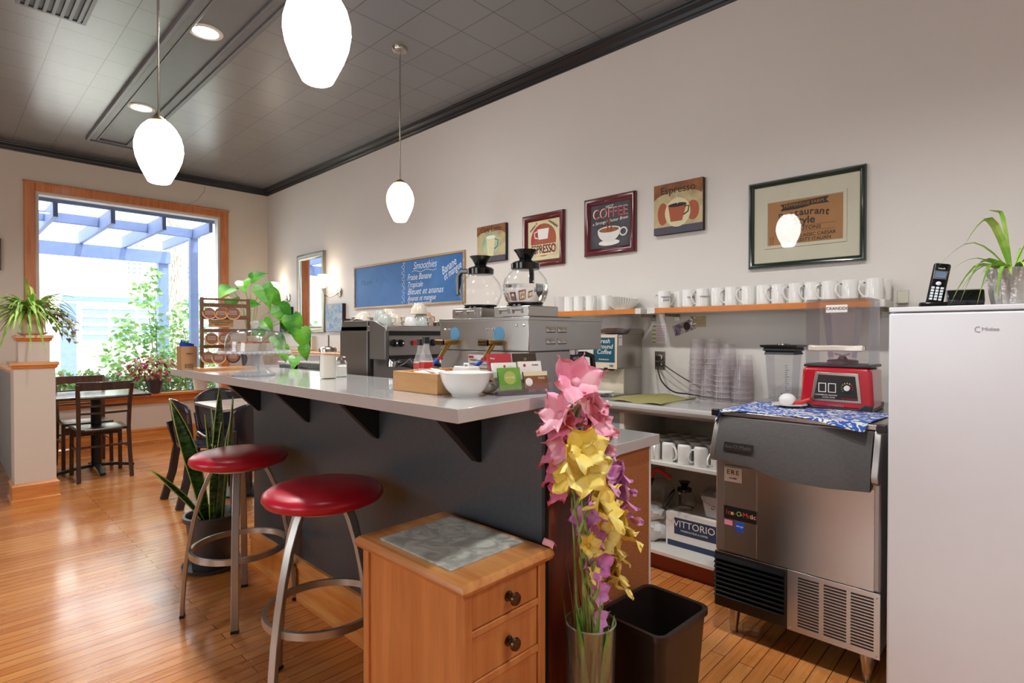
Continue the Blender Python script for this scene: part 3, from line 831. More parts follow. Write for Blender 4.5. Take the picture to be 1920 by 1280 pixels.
for z0, z1 in ((.538, .556), (.405, .425), (.27, .29), (.135, .155), (.03, .06)): g.box(nx0 + .03, nx1 - .03, ny0 + .002, ny0 + .03, z0, z1)
g.box(nx0 + .03, nx1 - .03, ny0 + .002, ny0 + .03, .648, .655)
ob('drawer_rail', g, 'cabwood', d, bev=.002)
for z0, z1 in ((.557, .647), (.426, .537), (.291, .404), (.156, .269), (.061, .134)):
    g = G().box(nx0 + .032, nx1 - .032, ny0 + .006, ny0 + .024, z0, z1); dr = ob('drawer', g, 'cabwood', d, bev=.003)
    zc = (z0 + z1) / 2
    g = G().lathe([(.0001, 0), (.014, 0), (.014, .003), (.007, .005), (.006, .014), (.014, .020), (.018, .026), (.016, .032), (.0001, .035)], (0, 0, 0), 20, axis='y')
    g.xf(Matrix.Translation((1.056, ny0 + .006, zc)) @ Matrix.Scale(-1, 4, (0, 1, 0))); ob('knob', g, 'antique', dr)
g = G()
A = (.875, 1.222, 1.000, 1.500)
def rr(x0, x1, y0, y1, z, cut): return [(x0 + cut, y0, z), (x1 - cut, y0, z), (x1, y0 + cut, z), (x1, y1, z), (x0, y1, z), (x0, y0 + cut, z)]
ringz = [(.655, .012), (.662, .004), (.672, 0), (.683, .003), (.690, .010)]
v = []
for z, i in ringz: v += [(A[0] + i, A[2] + i, z), (A[1] - i, A[2] + i, z), (A[1] - i, A[3] - i, z), (A[0] + i, A[3] - i, z)]
f = [(3, 2, 1, 0), tuple(range(len(v) - 4, len(v)))]
for i in range(len(ringz) - 1):
    for k in range(4): f.append((i * 4 + k, i * 4 + (k + 1) % 4, i * 4 + 4 + (k + 1) % 4, i * 4 + 4 + k))
g.add(v, f); ob('top', g, 'cabwood_top', d, ang=30)
g = G().box(.912, 1.19, 1.09, 1.418, .690, .696)
tag(ob('stone_tile', g, 'slate', bev=.001), 'grey marbled square tile lying on top of the drawer chest', 'tile')
g = G().grid(lambda u, w: (1.205 + .02 * u + .004 * math.sin(w * 5), 1.012 + .035 * (w - .5), .692 + .016 * math.sin(u * 3) + .008 * w), 5, 5)
tag(ob('fallen_petal', g, 'pet_pink', solid=.001), 'curled pink petal fallen on the corner of the drawer chest', 'petal')
# ------------------------------------------------------------------ bar stools
def stool(x, y, a0, label):
    t = thing('bar_stool', label, 'bar stool', (x, y, 0), group='red bar stools')
    pf = [(.0001, .690), (.12, .690), (.185, .692), (.204, .700), (.213, .714), (.210, .730), (.195, .742), (.15, .753), (.08, .759), (.0001, .760)]
    g = G().lathe(pf, (0, 0, 0), 48); st = ob('seat', g, 'redvinyl', t, ang=70)
    g = G().lathe([(.0001, .674), (.135, .674), (.135, .690), (.0001, .690)], (0, 0, 0), 32); ob('seat_plate', g, 'alu', t)
    rp = [(.100, .690), (.128, .640), (.160, .56), (.187, .46), (.207, .36), (.222, .26), (.232, .16), (.238, .08), (.240, .012)]
    for k in range(4):
        a = math.radians(a0 + 90 * k); cs, sn = math.cos(a), math.sin(a)
        g = G().bar([(r * cs, r * sn, z) for r, z in rp], .0085, .0155, side=(cs, sn, 0)); lg = ob('leg', g, 'alu', t, bev=.002)
        g = G().box(-.010, .010, -.017, .017, 0, .014); g.xf(Matrix.Rotation(a, 4, 'Z') @ Matrix.Translation((.240, 0, 0))); ob('foot_cap', g, 'black', lg)
    N = 48; rg = .205
    g = G().bar([(rg * math.cos(2 * PI * k / N), rg * math.sin(2 * PI * k / N), .300) for k in range(N)], .013, .007, side=(0, 0, 1), closed=True)
    ob('foot_ring', g, 'alu', t, ang=50)
    return t
stool(.985, 1.90, 18, 'red vinyl bar stool nearest the viewer, beside the drawer chest')
stool(.995, 2.745, 155, 'red vinyl bar stool farther along the bar, beside the potted snake plant')

# ------------------------------------------------------------------ snake plant in a dark pot at the end of the bar
t = thing('snake_plant', 'tall snake plant in a black floor pot at the far end of the bar', 'potted plant', (1.07, 3.36, 0))
g = G().lathe([(.0001, .0), (.095, 0), (.10, .01), (.130, .27), (.145, .275), (.147, .30), (.132, .302), (.125, .28), (.09, .03), (.0001, .02)], (0, 0, 0), 36); ob('pot', g, 'darkpot', t)
g = G().lathe([(.0001, .262), (.127, .262)], (0, 0, 0), 30, capends=False); ob('soil', g, 'soil', t)
g = G().lathe([(.0001, 0), (.14, 0), (.155, .025), (.150, .025), (.13, .006), (.0001, .006)], (0, 0, 0), 36); ob('saucer', g, 'darkpot', t)
def blade(bx, by, tx, ty, tz, w, tw=0.0, edge=True):
    N = 10; P = []; W = []
    for i in range(N + 1):
        u = i / N
        P.append((bx + (tx - bx) * u ** 1.3, by + (ty - by) * u ** 1.3, .25 + (tz - .25) * u))
        W.append(w * (0.55 + .9 * u if u < .5 else max(.02, 1.0 - ((u - .5) / .5) ** 2.2)))
    g = G().ribbon(P, W, up=(math.sin(tw), -math.cos(tw), 0), fold=.35)
    l = ob('leaf', g, 'leaf_dark', t, solid=.004, ang=80)
    g = G()
    for sgn in (-1, 1):
        q = [Vector(v) for v in (l.data.vertices[i * 3 + (0 if sgn < 0 else 2)].co for i in range(N + 1))]
        g.tube(q, .0028, 5)
    ob('leaf_margin', g, 'leaf_edge', l)
for a in ((-.03, .02, -.15, .20, .93, .085, .3), (0, 0, -.04, -.02, .86, .06, 1.0), (.02, .02, .06, .05, 1.0, .06, .2), (.04, -.03, .09, -.07, .95, .055, .9), (.0, -.05, .02, -.10, .82, .06, .5), (-.05, -.03, -.30, -.02, .60, .03, .6), (.03, .04, .03, .10, .88, .05, 1.4), (-.02, -.06, -.02, -.12, .7, .045, .1), (.05, .03, .12, .06, .8, .045, .4)):
    blade(*a)

# ------------------------------------------------------------------ window table and ladder-back chairs
t = thing('cafe_table', 'square dark cafe table on a cross base by the shop window', 'table', (1.06, 6.52, 0))
g = G().box(-.37, .37, -.37, .37, .722, .745); ob('table_top', g, 'tablewood', t, bev=.004)
g = G().cyl((0, 0, .05), .042, .66, n=24); ob('column', g, 'black', t)
g = G().box(-.14, .14, -.14, .14, .705, .722); ob('top_plate', g, 'black', t)
for k in range(4):
    g = G().bar([(.0, 0, .062), (.15, 0, .050), (.30, 0, .020)], .014, .022, side=(0, 0, 1)); g.xf(Matrix.Rotation(k * PI / 2 , 4, 'Z')); ob('foot', g, 'black', t, bev=.004)
def slat_chair(x, y, rz, label, mat='darkwood'):
    t = thing('dining_chair', label, 'chair', (x, y, 0), rz, group='slat back chairs at the window table')
    # local: seat faces +y, back at y=0
    g = G().grid(lambda u, v: ((u - .5) * (.40 - .04 * (1 - v)) , .03 + .40 * v, .455 - .012 * math.sin(u * PI) * math.sin(v * PI)), 8, 8); ob('seat', g, mat, t, solid=.022, bev=.004)
    for s in (-1, 1):
        g = G().bar([(s * .195, -.035, 0), (s * .190, .015, .25), (s * .185, .028, .46), (s * .190, .005, .68), (s * .200, -.035, .865)], .015, .017, side=(1, 0, 0)); ob('back_leg', g, mat, t, bev=.004)
        g = G().bar([(s * .185, .385, .44), (s * .188, .395, 0)], .015, .015, side=(1, 0, 0)); ob('front_leg', g, mat, t, bev=.003)
    def rail(z, y0, h, w=.37, bow=.025):
        g = G().bar([((k / 8 - .5) * w, y0 - bow * math.sin(PI * k / 8), z) for k in range(9)], h / 2, .007, side=(0, 0, 1)); return g
    ob('top_rail', rail(.845, -.028, .075, .42, .03), mat, t, bev=.003)
    for z, yy in ((.735, -.006), (.665, .006), (.60, .014)): ob('back_slat', rail(z, yy, .018), mat, t)
    for s in (-1, 1):
        g = G().bar([(s * .188, .012, .27), (s * .187, .39, .27)], .008, .008, side=(0, 0, 1)); ob('stretcher', g, mat, t)
    g = G().bar([(-.19, .015, .30), (.19, .015, .30)], .009, .008, side=(0, 0, 1)); ob('stretcher', g, mat, t)
    g = G().bar([(-.185, .39, .38), (.185, .39, .38)], .03, .008, side=(0, 0, 1)); ob('seat_rail', g, mat, t)
    return t
slat_chair(1.055, 6.10, 0.0, 'dark slat-back wooden chair with its back to the viewer at the window table')
M['darkwood2'] = wood('brown_stained_wood', '4a2f24', '6a4736', 'z', 1.0, 0.3, 0.3)
slat_chair(1.02, 7.08, PI, 'brown slat-back chair on the far side of the window table, facing the viewer', 'darkwood2')
# molded chairs and small table by the bar end
def shell_chair(x, y, rz, label):
    t = thing('dining_chair', label, 'chair', (x, y, 0), rz, group='black shell chairs')
    def back(u, v):
        w = .40 * (.72 + .28 * math.sin(min(1, v * 1.4) * PI / 2)) * (1 - .18 * max(0, v - .8) / .2)
        xx = (u - .5) * w; z = .44 + .375 * v - (.05 * (2 * abs(u - .5)) ** 2.5 if v > .8 else 0) * (v - .8) / .2
        return (xx, -.03 - .05 * v + .06 * (2 * abs(u - .5)) ** 2, z)
    g = G().grid(back, 12, 10); ob('backrest', g, 'darkchair', t, solid=.014, ang=70)
    g = G().grid(lambda u, v: ((u - .5) * .40, .0 + .40 * v, .45 - .02 * math.sin(v * PI) + .015 * (2 * abs(u - .5)) ** 2), 8, 8); ob('seat', g, 'darkchair', t, solid=.014)
    for s in (-1, 1):
        g = G().bar([(s * .20, -.09, .0), (s * .185, -.03, .22), (s * .17, .0, .44), (s * .185, -.045, .62)], .014, .028, side=(1, 0, 0)); ob('back_leg', g, 'darkchair', t, bev=.005)
        g = G().bar([(s * .18, .38, .43), (s * .185, .41, 0)], .014, .02, side=(1, 0, 0)); ob('front_leg', g, 'darkchair', t, bev=.005)
        g = G().bar([(s * .19, .0, .40), (s * .19, .38, .40)], .02, .008, side=(0, 0, 1)); ob('seat_rail', g, 'darkchair', t)
    return t
shell_chair(1.33, 4.80, -PI / 2, 'black curved-back chair standing sideways at the small table behind the snake plant')
shell_chair(1.78, 5.36, PI, 'black curved-back chair on the far side of the small table')
shell_chair(1.66, 4.22, 0, 'black chair tucked under the small table behind the snake plant')
t = thing('side_table', 'small grey-topped table beside the black chairs at the end of the bar', 'table', (1.80, 4.78, 0))
g = G().box(-.30, .42, -.32, .34, .715, .74); ob('table_top', g, 'tablelight', t, bev=.004)
g = G().cyl((0, 0, .04), .035, .675, n=20); ob('column', g, 'black', t)
g = G().lathe([(.0001, 0), (.22, 0), (.22, .012), (.05, .04), (.0001, .04)], (0, 0, 0), 28); ob('base', g, 'black', t)

# ------------------------------------------------------------------ waste bin
t = thing('waste_bin', 'open black rectangular plastic waste bin on the floor beside the flower vase', 'bin', (1.655, .925, 0))
z1 = .385
g = G()
g.rbox(-.145, .145, -.118, .118, 0.0, z1, .03, 6, taper=(.028, .022))
g.f = [q for q in g.f if not (len(q) > 4 and g.v[q[0]][2] > .1)]
gi = G().rbox(-.139, .139, -.112, .112, 0.006, z1, .03, 6, taper=(.028, .022)); gi.f = [tuple(reversed(q)) for q in gi.f if not (len(q) > 4 and gi.v[q[0]][2] > .1)]
n_ = len(g.v) // 2; g.add(gi.v, gi.f)
for k in range(n_): g.f.append((n_ + k, n_ + (k + 1) % n_, 3 * n_ + (k + 1) % n_, 3 * n_ + k))
ob('bin_body', g, 'blackplastic', t, recalc=True)
def rrect(x, y, r, z, seg=6):
    o = []
    for cx, cy, a0 in ((x - r, y - r, 0), (-x + r, y - r, PI / 2), (-x + r, -y + r, PI), (x - r, -y + r, 1.5 * PI)):
        for k in range(seg + 1):
            a = a0 + PI / 2 * k / seg; o.append((cx + r * math.cos(a), cy + r * math.sin(a), z))
    return o
g = G().bar(rrect(.149, .122, .033, z1 - .008), .009, .004, side=(0, 0, 1), closed=True); ob('rim', g, 'blackplastic', t)
t.rotation_euler = (0, 0, math.radians(-3))

# ------------------------------------------------------------------ tall glass vase with gladioli
vx, vy = 1.335, .955
t = thing('glass_vase', 'tall clear glass cylinder vase on the floor holding the gladioli', 'vase', (vx, vy, 0))
g = G().lathe([(.060, .0), (.064, .002), (.074, .45), (.0745, .455), (.071, .455), (.0615, .016), (.0001, .016)], (0, 0, 0), 40, capends=False); ob('body', g, 'vaseglass', t)
g = G().tube([(.0735 * math.cos(2 * PI * k / 40), .0735 * math.sin(2 * PI * k / 40), .455) for k in range(40)], .0022, 6, closed=True); ob('rim', g, 'crystal', t)
g = G().lathe([(.0001, .0002), (.060, .0002), (.061, .008), (.0001, .009)], (0, 0, 0), 40); ob('base', g, 'crystal', t)

def petal(g, o, d, upv, L, W, curl, mi=0):
    """one ruffled petal from o in direction d, curling outwards along upv"""
    o = Vector(o); d = Vector(d).normalized(); sd = d.cross(Vector(upv)).normalized(); nrm = sd.cross(d)
    ph = R.uniform(0, 6)
    def fn(u, v):
        w = W * math.sin(min(1, .16 + v * .98) ** .85 * PI) ** .7 * (1 if v < .55 else 1 - (v - .55) * .25)
        x = (u - .5) * w
        ruffle = .012 * math.sin(ph + v * 7 + u * 9) * v * (abs(u - .5) * 2) ** 1.5 * (L / .07)
        return o + d * (L * (v - .18 * curl * v * v)) + sd * x + nrm * (curl * L * v * v * .8 - (abs(u - .5) * 2) ** 2 * W * .12 * (1 - v) + ruffle)
    g.grid(fn, 8, 8, mi)

def blossom(name, pos, direction, size, mat, parent, open_=1.0):
    D = Vector(direction).normalized()
    A = D.cross(Vector((0, 0, 1))); A = A.normalized() if A.length > .01 else Vector((1, 0, 0)); B = D.cross(A)
    g = G()
    for k in range(6):
        a = k * PI / 3 + .2
        out = A * math.cos(a) + B * math.sin(a)
        dd = D * (1.0 - .25 * open_) + out * (.45 + .45 * open_)
        petal(g, Vector(pos) + out * size * .05, dd, D, size * (1.0 if k % 2 else .92), size * .86, -.34 * open_ * (1 if k % 2 else .6))
    # throat tube
    P = Vector(pos)
    g.tube([P - D * size * .55, P - D * size * .2, P + D * size * .12], [size * .05, size * .09, size * .17], 8)
    return ob(name, g, mat, parent, recalc=False, ang=179)

def bud(pos, d, L, parent, tip=None):
    P = Vector(pos); D = Vector(d).normalized()
    g = G().tube([P, P + D * L * .3, P + D * L * .7, P + D * L], [L * .07, L * .14, L * .10, L * .01], 6)
    o = ob('bud', g, 'stem', parent)
    if tip:
        g = G().tube([P + D * L * .6, P + D * L * .9, P + D * L * 1.25], [L * .09, L * .13, L * .02], 6); ob('bud_tip', g, tip, o)

def gladiolus(label, base, top, mat, flowers, buds, lean=0.02, size=.075, leaves=1):
    t = thing('gladiolus', label, 'flower', (base[0], base[1], base[2]), group='gladioli in the tall glass vase')
    b0 = Vector((0, 0, 0)); t0 = Vector(top) - Vector(base)
    def at(u): return b0.lerp(t0, u) + Vector((lean * math.sin(u * PI), -lean * .5 * math.sin(u * PI), 0))
    g = G().tube([at(k / 10) for k in range(11)], [.0065 - .004 * k / 10 for k in range(11)], 8); ob('stem', g, 'stem', t)
    for (u, ang, s) in flowers:
        a = math.radians(ang); p = at(u); dv = Vector((math.cos(a), math.sin(a), .45)).normalized()
        blossom('blossom', p + dv * size * .55 * s, dv, size * s, mat, t, R.uniform(.75, 1.1))
        g = G().ribbon([p - Vector((0, 0, .015)), p + dv * .02 + Vector((0, 0, .015)), p + dv * .035 + Vector((0, 0, .05))], [.012, .016, .002], up=dv); ob('bract', g, 'stem', t)
    for (u0, u1, n_, tip) in buds:
        for k in range(n_):
            u = u0 + (u1 - u0) * k / max(1, n_ - 1)
            a = math.radians(200 + (k % 2) * 70 + R.uniform(-15, 15)); dv = Vector((math.cos(a) * .5, math.sin(a) * .5, 1))
            bud(at(u), dv, .055 * (1.15 - .5 * k / n_), t, tip if k < 2 else None)
    for k in range(leaves):
        a = math.radians(150 + 95 * k + R.uniform(-30, 30)); u0 = .18 + .05 * k
        p = at(u0); q = at(min(.9, u0 + .33)) + Vector((math.cos(a) * .05, math.sin(a) * .05, .03))
        g = G().ribbon([p, p.lerp(q, .35), p.lerp(q, .7) + Vector((0, 0, .02)), q], [.012, .026, .020, .001], up=(math.cos(a), math.sin(a), .2)); ob('leaf', g, 'leaf', t, solid=.0008)
    return t
# toward the viewer is about -135 degrees
gladiolus('tallest gladiolus with soft pink blossoms, rising past the bar worktop', (vx - .01, vy + .02, .02), (vx - .045, vy + .045, 1.16), 'pet_pink',
    [(.985, -125, 1.15), (.935, -40, 1.05), (.90, 170, 1.05), (.885, -75, 1.25), (.84, -20, 1.15), (.83, -170, 1.0)], [(.86, .97, 4, None)], .02, .080, 1)
gladiolus('gladiolus with rose-pink blossoms on the left behind the yellow ones', (vx - .03, vy + .03, .02), (vx - .035, vy + .065, 1.05), 'pet_rose',
    [(.975, -165, .9), (.90, 165, 1.0), (.84, 170, .9), (.79, 175, .8)], [], .015, .075, 1)
gladiolus('gladiolus with the large open yellow blossoms at the centre', (vx, vy - .01, .02), (vx - .09, vy - .015, 1.00), 'pet_yellow',
    [(.965, -120, 1.15), (.905, -130, 1.35), (.885, 165, .95), (.80, -70, 1.35), (.69, -120, .6), (.60, -90, .5)], [], .012, .070, 1)
gladiolus('gladiolus with mauve blossoms low on the left side', (vx - .02, vy, .02), (vx - .01, vy + .02, .93), 'pet_mauve',
    [(.93, -60, 1.05), (.86, -100, 1.0), (.80, -160, .8), (.74, -130, .75), (.66, -120, .9), (.57, -110, .7), (.48, -100, .6)], [], .02, .070, 1)
gladiolus('gladiolus with lilac blossoms leaning right and a budded tip', (vx + .02, vy + .01, .02), (vx + .105, vy + .03, .99), 'pet_mauve',
    [(.87, -150, 1.1), (.84, -40, 1.1), (.75, -35, 1.35), (.79, 160, .9)], [(.90, 1.0, 5, 'pet_pink')], -.01, .072, 1)
gladiolus('short gladiolus with crumpled yellow blossoms on the lower right', (vx + .03, vy - .02, .02), (vx + .045, vy - .02, .80), 'pet_yellow',
    [(.86, -150, 1.1), (.88, -45, 1.25), (.80, -60, .9), (.69, -50, 1.05)], [(.86, 1.0, 4, None)], -.006, .064, 2)
gladiolus('unopened green gladiolus spike on the left edge of the bunch', (vx - .03, vy - .02, .02), (vx - .085, vy + .01, .92), 'pet_mauve',
    [], [(.58, 1.0, 11, None)], .02, .06, 2)
gladiolus('unopened green gladiolus spike standing left of centre', (vx - .01, vy - .035, .02), (vx - .055, vy - .02, .78), 'pet_mauve',
    [], [(.62, 1.0, 8, None)], .01, .06, 2)
# ------------------------------------------------------------------ things on the bar worktop (z = 1.115)
ZT = 1.115
# bamboo caddy
t = thing('bamboo_caddy', 'rectangular bamboo box holding bottles and packets on the bar worktop', 'box', (1.19, 1.455, ZT))
x0, x1, y0, y1 = -.125, .125, -.118, .118
g = G().box(x0, x0 + .012, y0, y1, .0, .065); g.box(x1 - .012, x1, y0, y1, 0, .065); g.box(x0 + .012, x1 - .012, y0, y0 + .012, 0, .065); g.box(x0 + .012, x1 - .012, y1 - .012, y1, 0, .065); g.box(x0 + .012, x1 - .012, y0 + .012, y1 - .012, .0, .008)
ob('body', g, 'bamboo', t, bev=.0015)
g = G().box(-.004, .004, y0 + .012, y1 - .012, .008, .060); ob('divider', g, 'bamboo', t)
def bottle(x, y, label, s=1.0, dz=.008):
    t = thing('sauce_bottle', label, 'bottle', (x, y, ZT + dz), group='sauce bottles in the bamboo box')
    g = G().lathe([(.0001, 0), (.022 * s, 0), (.024 * s, .006), (.024 * s, .090), (.019 * s, .106), (.0115, .128), (.0105, .152), (.0001, .152)], (0, 0, 0), 24); ob('body', g, 'crystal', t)
    g = G().lathe([(.0245 * s, .040), (.0245 * s, .088)], (0, 0, 0), 24, capends=False); ob('label', g, 'paper', t)
    g = G().lathe([(.0248 * s, .062), (.0248 * s, .084)], (0, 0, 0), 24, capends=False); ob('label_band', g, 'redhandle', t)
    g = G().lathe([(.0001, .148), (.0135, .148), (.0135, .170), (.0001, .171)], (0, 0, 0), 20); ob('cap', g, 'black', t)
    g = G().lathe([(.0001, .004), (.020 * s, .004), (.021 * s, .030), (.0001, .030)], (0, 0, 0), 20); ob('sauce', g, 'red_ink', t)
bottle(1.182, 1.545, 'red-labelled sauce bottle standing in the back corner of the bamboo box'); bottle(1.225, 1.635, 'sauce bottle with a black cap standing behind the bamboo box', dz=0)
t = thing('butter_dish', 'white ceramic lidded dish standing in the bamboo box', 'dish', (1.245, 1.405, ZT + .008))
g = G().rbox(-.035, .035, -.045, .045, 0, .055, .01); g.rbox(-.028, .028, -.038, .038, .055, .072, .01, taper=(-.004, -.004)); ob('body', g, 'ceramic', t, bev=.003)
g = G().tube([(0, -.012, .072), (0, -.010, .080), (0, .010, .080), (0, .012, .072)], .003, 8); ob('handle', g, 'ceramic', t)
for i, (x, y, a) in enumerate(((1.12, 1.47, .2), (1.135, 1.435, .5), (1.12, 1.39, -.3))):
    g = G().box(-.025, .025, -.03, .03, 0, .003); o = ob('sugar_packet', g, 'paper', None, rot=(.25, .1 * i, a), loc=(x, y, ZT + .056 + .004 * i))
    tag(o, ('white sugar packet at the back of the bamboo box', 'white sugar packet in the middle of the bamboo box', 'white sugar packet nearest the front of the bamboo box')[i], 'packet', 'sugar packets')
# white bowl
g = G().lathe([(.0001, 0), (.042, 0), (.043, .006), (.060, .022), (.072, .045), (.078, .066), (.084, .072), (.081, .0725), (.074, .066), (.067, .045), (.054, .024), (.036, .010), (.0001, .008)], (0, 0, 0), 44)
tag(ob('bowl', g, 'ceramic', None, loc=(1.115, 1.262, ZT), ang=70), 'white embossed ceramic bowl in front of the bamboo box', 'bowl')
# shell shaped dish behind the bowl
t = thing('shell_dish', 'small grey shell-shaped dish behind the white bowl', 'dish', (1.205, 1.262, ZT))
g = G().ball((0, 0, .020), .034, 18, squash=(1, 1.0, .55)); ob('shell', g, 'creamcer', t)
g = G().tube([(-.02, .0, .036), (0, 0, .042), (.025, 0, .036)], [.004, .006, .004], 8); ob('ridge', g, 'blackplastic', t)
# tiered business card holder
t = thing('card_holder', 'clear acrylic tiered business card holder beside the coffee brewer', 'card holder', (1.285, 1.205, ZT), math.radians(-17))
g = G()
for k in range(3):
    y = -.055 + k * .032; z = .012 + k * .028
    g.box(-.098, .098, y, y + .002, 0 if k == 0 else z - .01, z + .022)
    g.box(-.098, .098, y, y + .032, z - .002, z)
for s in (-1, 1):
    g.prism([(-.055, 0), (.05, 0), (.05, .105), (.012, .105), (.009, .075), (-.022, .073), (-.025, .045), (-.053, .043)], 'yz', s * .098, s * .1)
g.box(-.001, .001, -.05, .04, .0, .06); g.box(-.1, .1, -.06, .05, 0, .002)
ob('stand', g, 'acrylic', t, smooth=False)
def card(x, k, mats, label, w=.085, h=.05, txt=None, disc=None, band=None):
    c = thing('business_card', label, 'card', (0, 0, 0), group='business cards in the clear holder')
    c.location = t.matrix_basis @ Vector((x, -.048 + k * .032, .018 + k * .028)); c.rotation_euler = (math.radians(-14), 0, math.radians(-17))
    c.location = Matrix.Translation(t.location) @ Matrix.Rotation(math.radians(-17), 4, 'Z') @ Vector((x, -.044 + k * .032, .016 + k * .028))
    g = G().box(-w / 2, w / 2, 0, .008, 0, h); ob('card_stack', g, mats, c)
    if band: g = G().box(-w / 2, w / 2, -.0004, 0, h * band[0], h * band[1]); ob('print', g, band[2], c)
    if disc: g = G().lathe([(.0001, -.0006), (disc[2], -.0006), (disc[2], 0)], (disc[0], 0, disc[1]), 20, axis='y'); ob('print', g, disc[3], c)
    if txt:
        for (s, lx, lz, sz, mt) in txt: text('lettering', s, mt, c, (lx, -.0008, lz), sz)
card(-.047, 0, 'leaf', 'square green leafy card in the front left pocket', .078, .07, disc=(.0, .038, .021, 'leaf_edge'), txt=[('NATURE', 0, .038, .008, 'white_ink')])
card(.047, 0, 'rust_art', 'brown card with a white round emblem in the front right pocket', .088, .055, disc=(-.027, .022, .013, 'white_ink'), txt=[('YOGA', .02, .033, .009, 'white_ink')], band=(.75, 1, 'cream_art'))
card(-.048, 1, 'paper', 'white card with coloured dots in the middle left pocket', .086, .056, disc=(.0, .044, .004, 'red_ink'), txt=[('. . .', .02, .046, .012, 'ink')])
card(.045, 1, 'paper', 'white card with a small red mark in the middle right pocket', .086, .058, disc=(-.02, .045, .005, 'red_ink'), txt=[('Creative', .02, .046, .007, 'ink')])
card(-.050, 2, 'red_ink', 'red card in the back left pocket', .086, .055, txt=[('Shop', -.025, .04, .008, 'white_ink')])
card(.045, 2, 'ink', 'black card in the back right pocket', .086, .055, txt=[('O', 0, .035, .012, 'leaf_edge')])
# sugar pourer and shaker
t = thing('sugar_pourer', 'glass sugar pourer with a metal lid and tube, the taller of the two shakers', 'sugar dispenser', (1.160, 2.20, ZT))
g = G().lathe([(.0001, 0), (.036, 0), (.036, .004), (.034, .10), (.032, .118)], (0, 0, 0), 10, capends=False); ob('jar', g, 'glass', t, ang=20)
g = G().lathe([(.0001, .004), (.033, .004), (.032, .098), (.0001, .088)], (0, 0, 0), 20); ob('sugar', g, 'sugar', t)
g = G().lathe([(.0001, .114), (.037, .114), (.037, .126), (.030, .134), (.012, .138), (.0001, .138)], (0, 0, 0), 28); lid = ob('lid', g, 'nickel', t)
g = G().tube([(.002, 0, .135), (.002, 0, .185)], .006, 12); ob('spout', g, 'nickel', lid)
t = thing('salt_shaker', 'small square glass salt shaker beside the sugar pourer', 'shaker', (1.245, 2.245, ZT))
g = G().lathe([(.0001, 0), (.036, 0), (.036, .004), (.034, .062), (.026, .074), (.024, .08)], (0, 0, 0), 4, a0=.5, capends=False); ob('jar', g, 'glass', t, bev=.005)
g = G().lathe([(.0001, .003), (.031, .003), (.030, .056), (.0001, .056)], (0, 0, 0), 4, a0=.5); ob('salt', g, 'paper', t)
g = G().lathe([(.0001, .074), (.026, .074), (.026, .086), (.015, .092), (.0001, .093)], (0, 0, 0), 20); ob('lid', g, 'nickel', t)
# cake stand with dome
cx, cy = 1.015, 2.60
t = thing('cake_stand', 'pressed glass footed cake stand with beaded rim on the bar', 'cake stand', (cx, cy, ZT))
g = G().lathe([(.0001, .006), (.06, .006), (.078, .0), (.082, .006), (.074, .014), (.050, .030), (.034, .060), (.030, .085), (.040, .098), (.10, .102), (.150, .104), (.150, .112), (.0001, .110)], (0, 0, 0), 48); ob('stand', g, 'crystal', t)
g = G()
for k in range(48): g.ball((.150 * math.cos(2 * PI * k / 48), .150 * math.sin(2 * PI * k / 48), .107), .0075, 8)
ob('plate_beading', g, 'crystal', t)
g = G()
for k in range(26): g.ball((.080 * math.cos(2 * PI * k / 26), .080 * math.sin(2 * PI * k / 26), .007), .0075, 8)
ob('foot_beading', g, 'crystal', t)
t = thing('cake_dome', 'clear glass dome with a knob covering the ramekins', 'dome', (cx, cy, ZT + .112))
g = G().lathe([(.124, 0), (.128, .001), (.126, .04), (.118, .072), (.100, .090), (.06, .100), (.0001, .103), (.0001, .100), (.06, .097), (.098, .087), (.115, .070), (.123, .04), (.124, 0)], (0, 0, 0), 48, capends=False); ob('dome', g, 'domeglass', t, ang=60)
g = G().lathe([(.0001, .102), (.014, .102), (.010, .110), (.020, .118), (.022, .128), (.013, .138), (.0001, .140)], (0, 0, 0), 16); ob('knob', g, 'crystal', t)
def rame(x, y, z, w, h, label, top='orange_art', rnd=False, a=0.0):
    t = thing('ramekin', label, 'ramekin', (cx + x, cy + y, ZT + .112 + z), a, group='ramekins under the glass dome')
    g = G()
    if rnd: g.lathe([(.0001, 0), (w * .8, 0), (w, h), (w * .93, h), (w * .75, .006), (.0001, .006)], (0, 0, 0), 28)
    else: g.lathe([(.0001, 0), (w * 1.2, 0), (w * 1.38, h), (w * 1.30, h), (w * 1.15, .006), (.0001, .006)], (0, 0, 0), 4, a0=PI / 4)
    ob('dish', g, 'creamcer', t, bev=.003)
    if not rnd:
        g = G()
        for _ in range(40): g.ball((R.uniform(-w, w) * .82, R.uniform(-w, w) * .82, h - .004 + R.uniform(0, .006)), R.uniform(.004, .009), 6)
        ob('crumble', g, top, t)
rame(-.040, -.022, 0, .038, .036, 'square cream ramekin of brown crumble, on the left under the glass dome', a=.75)
rame(.042, .022, 0, .038, .036, 'square cream ramekin of brown crumble, on the right under the glass dome', a=.75)
rame(.0, .0, .040, .036, .028, 'round white ramekin stacked on top of the other two under the dome', rnd=True)
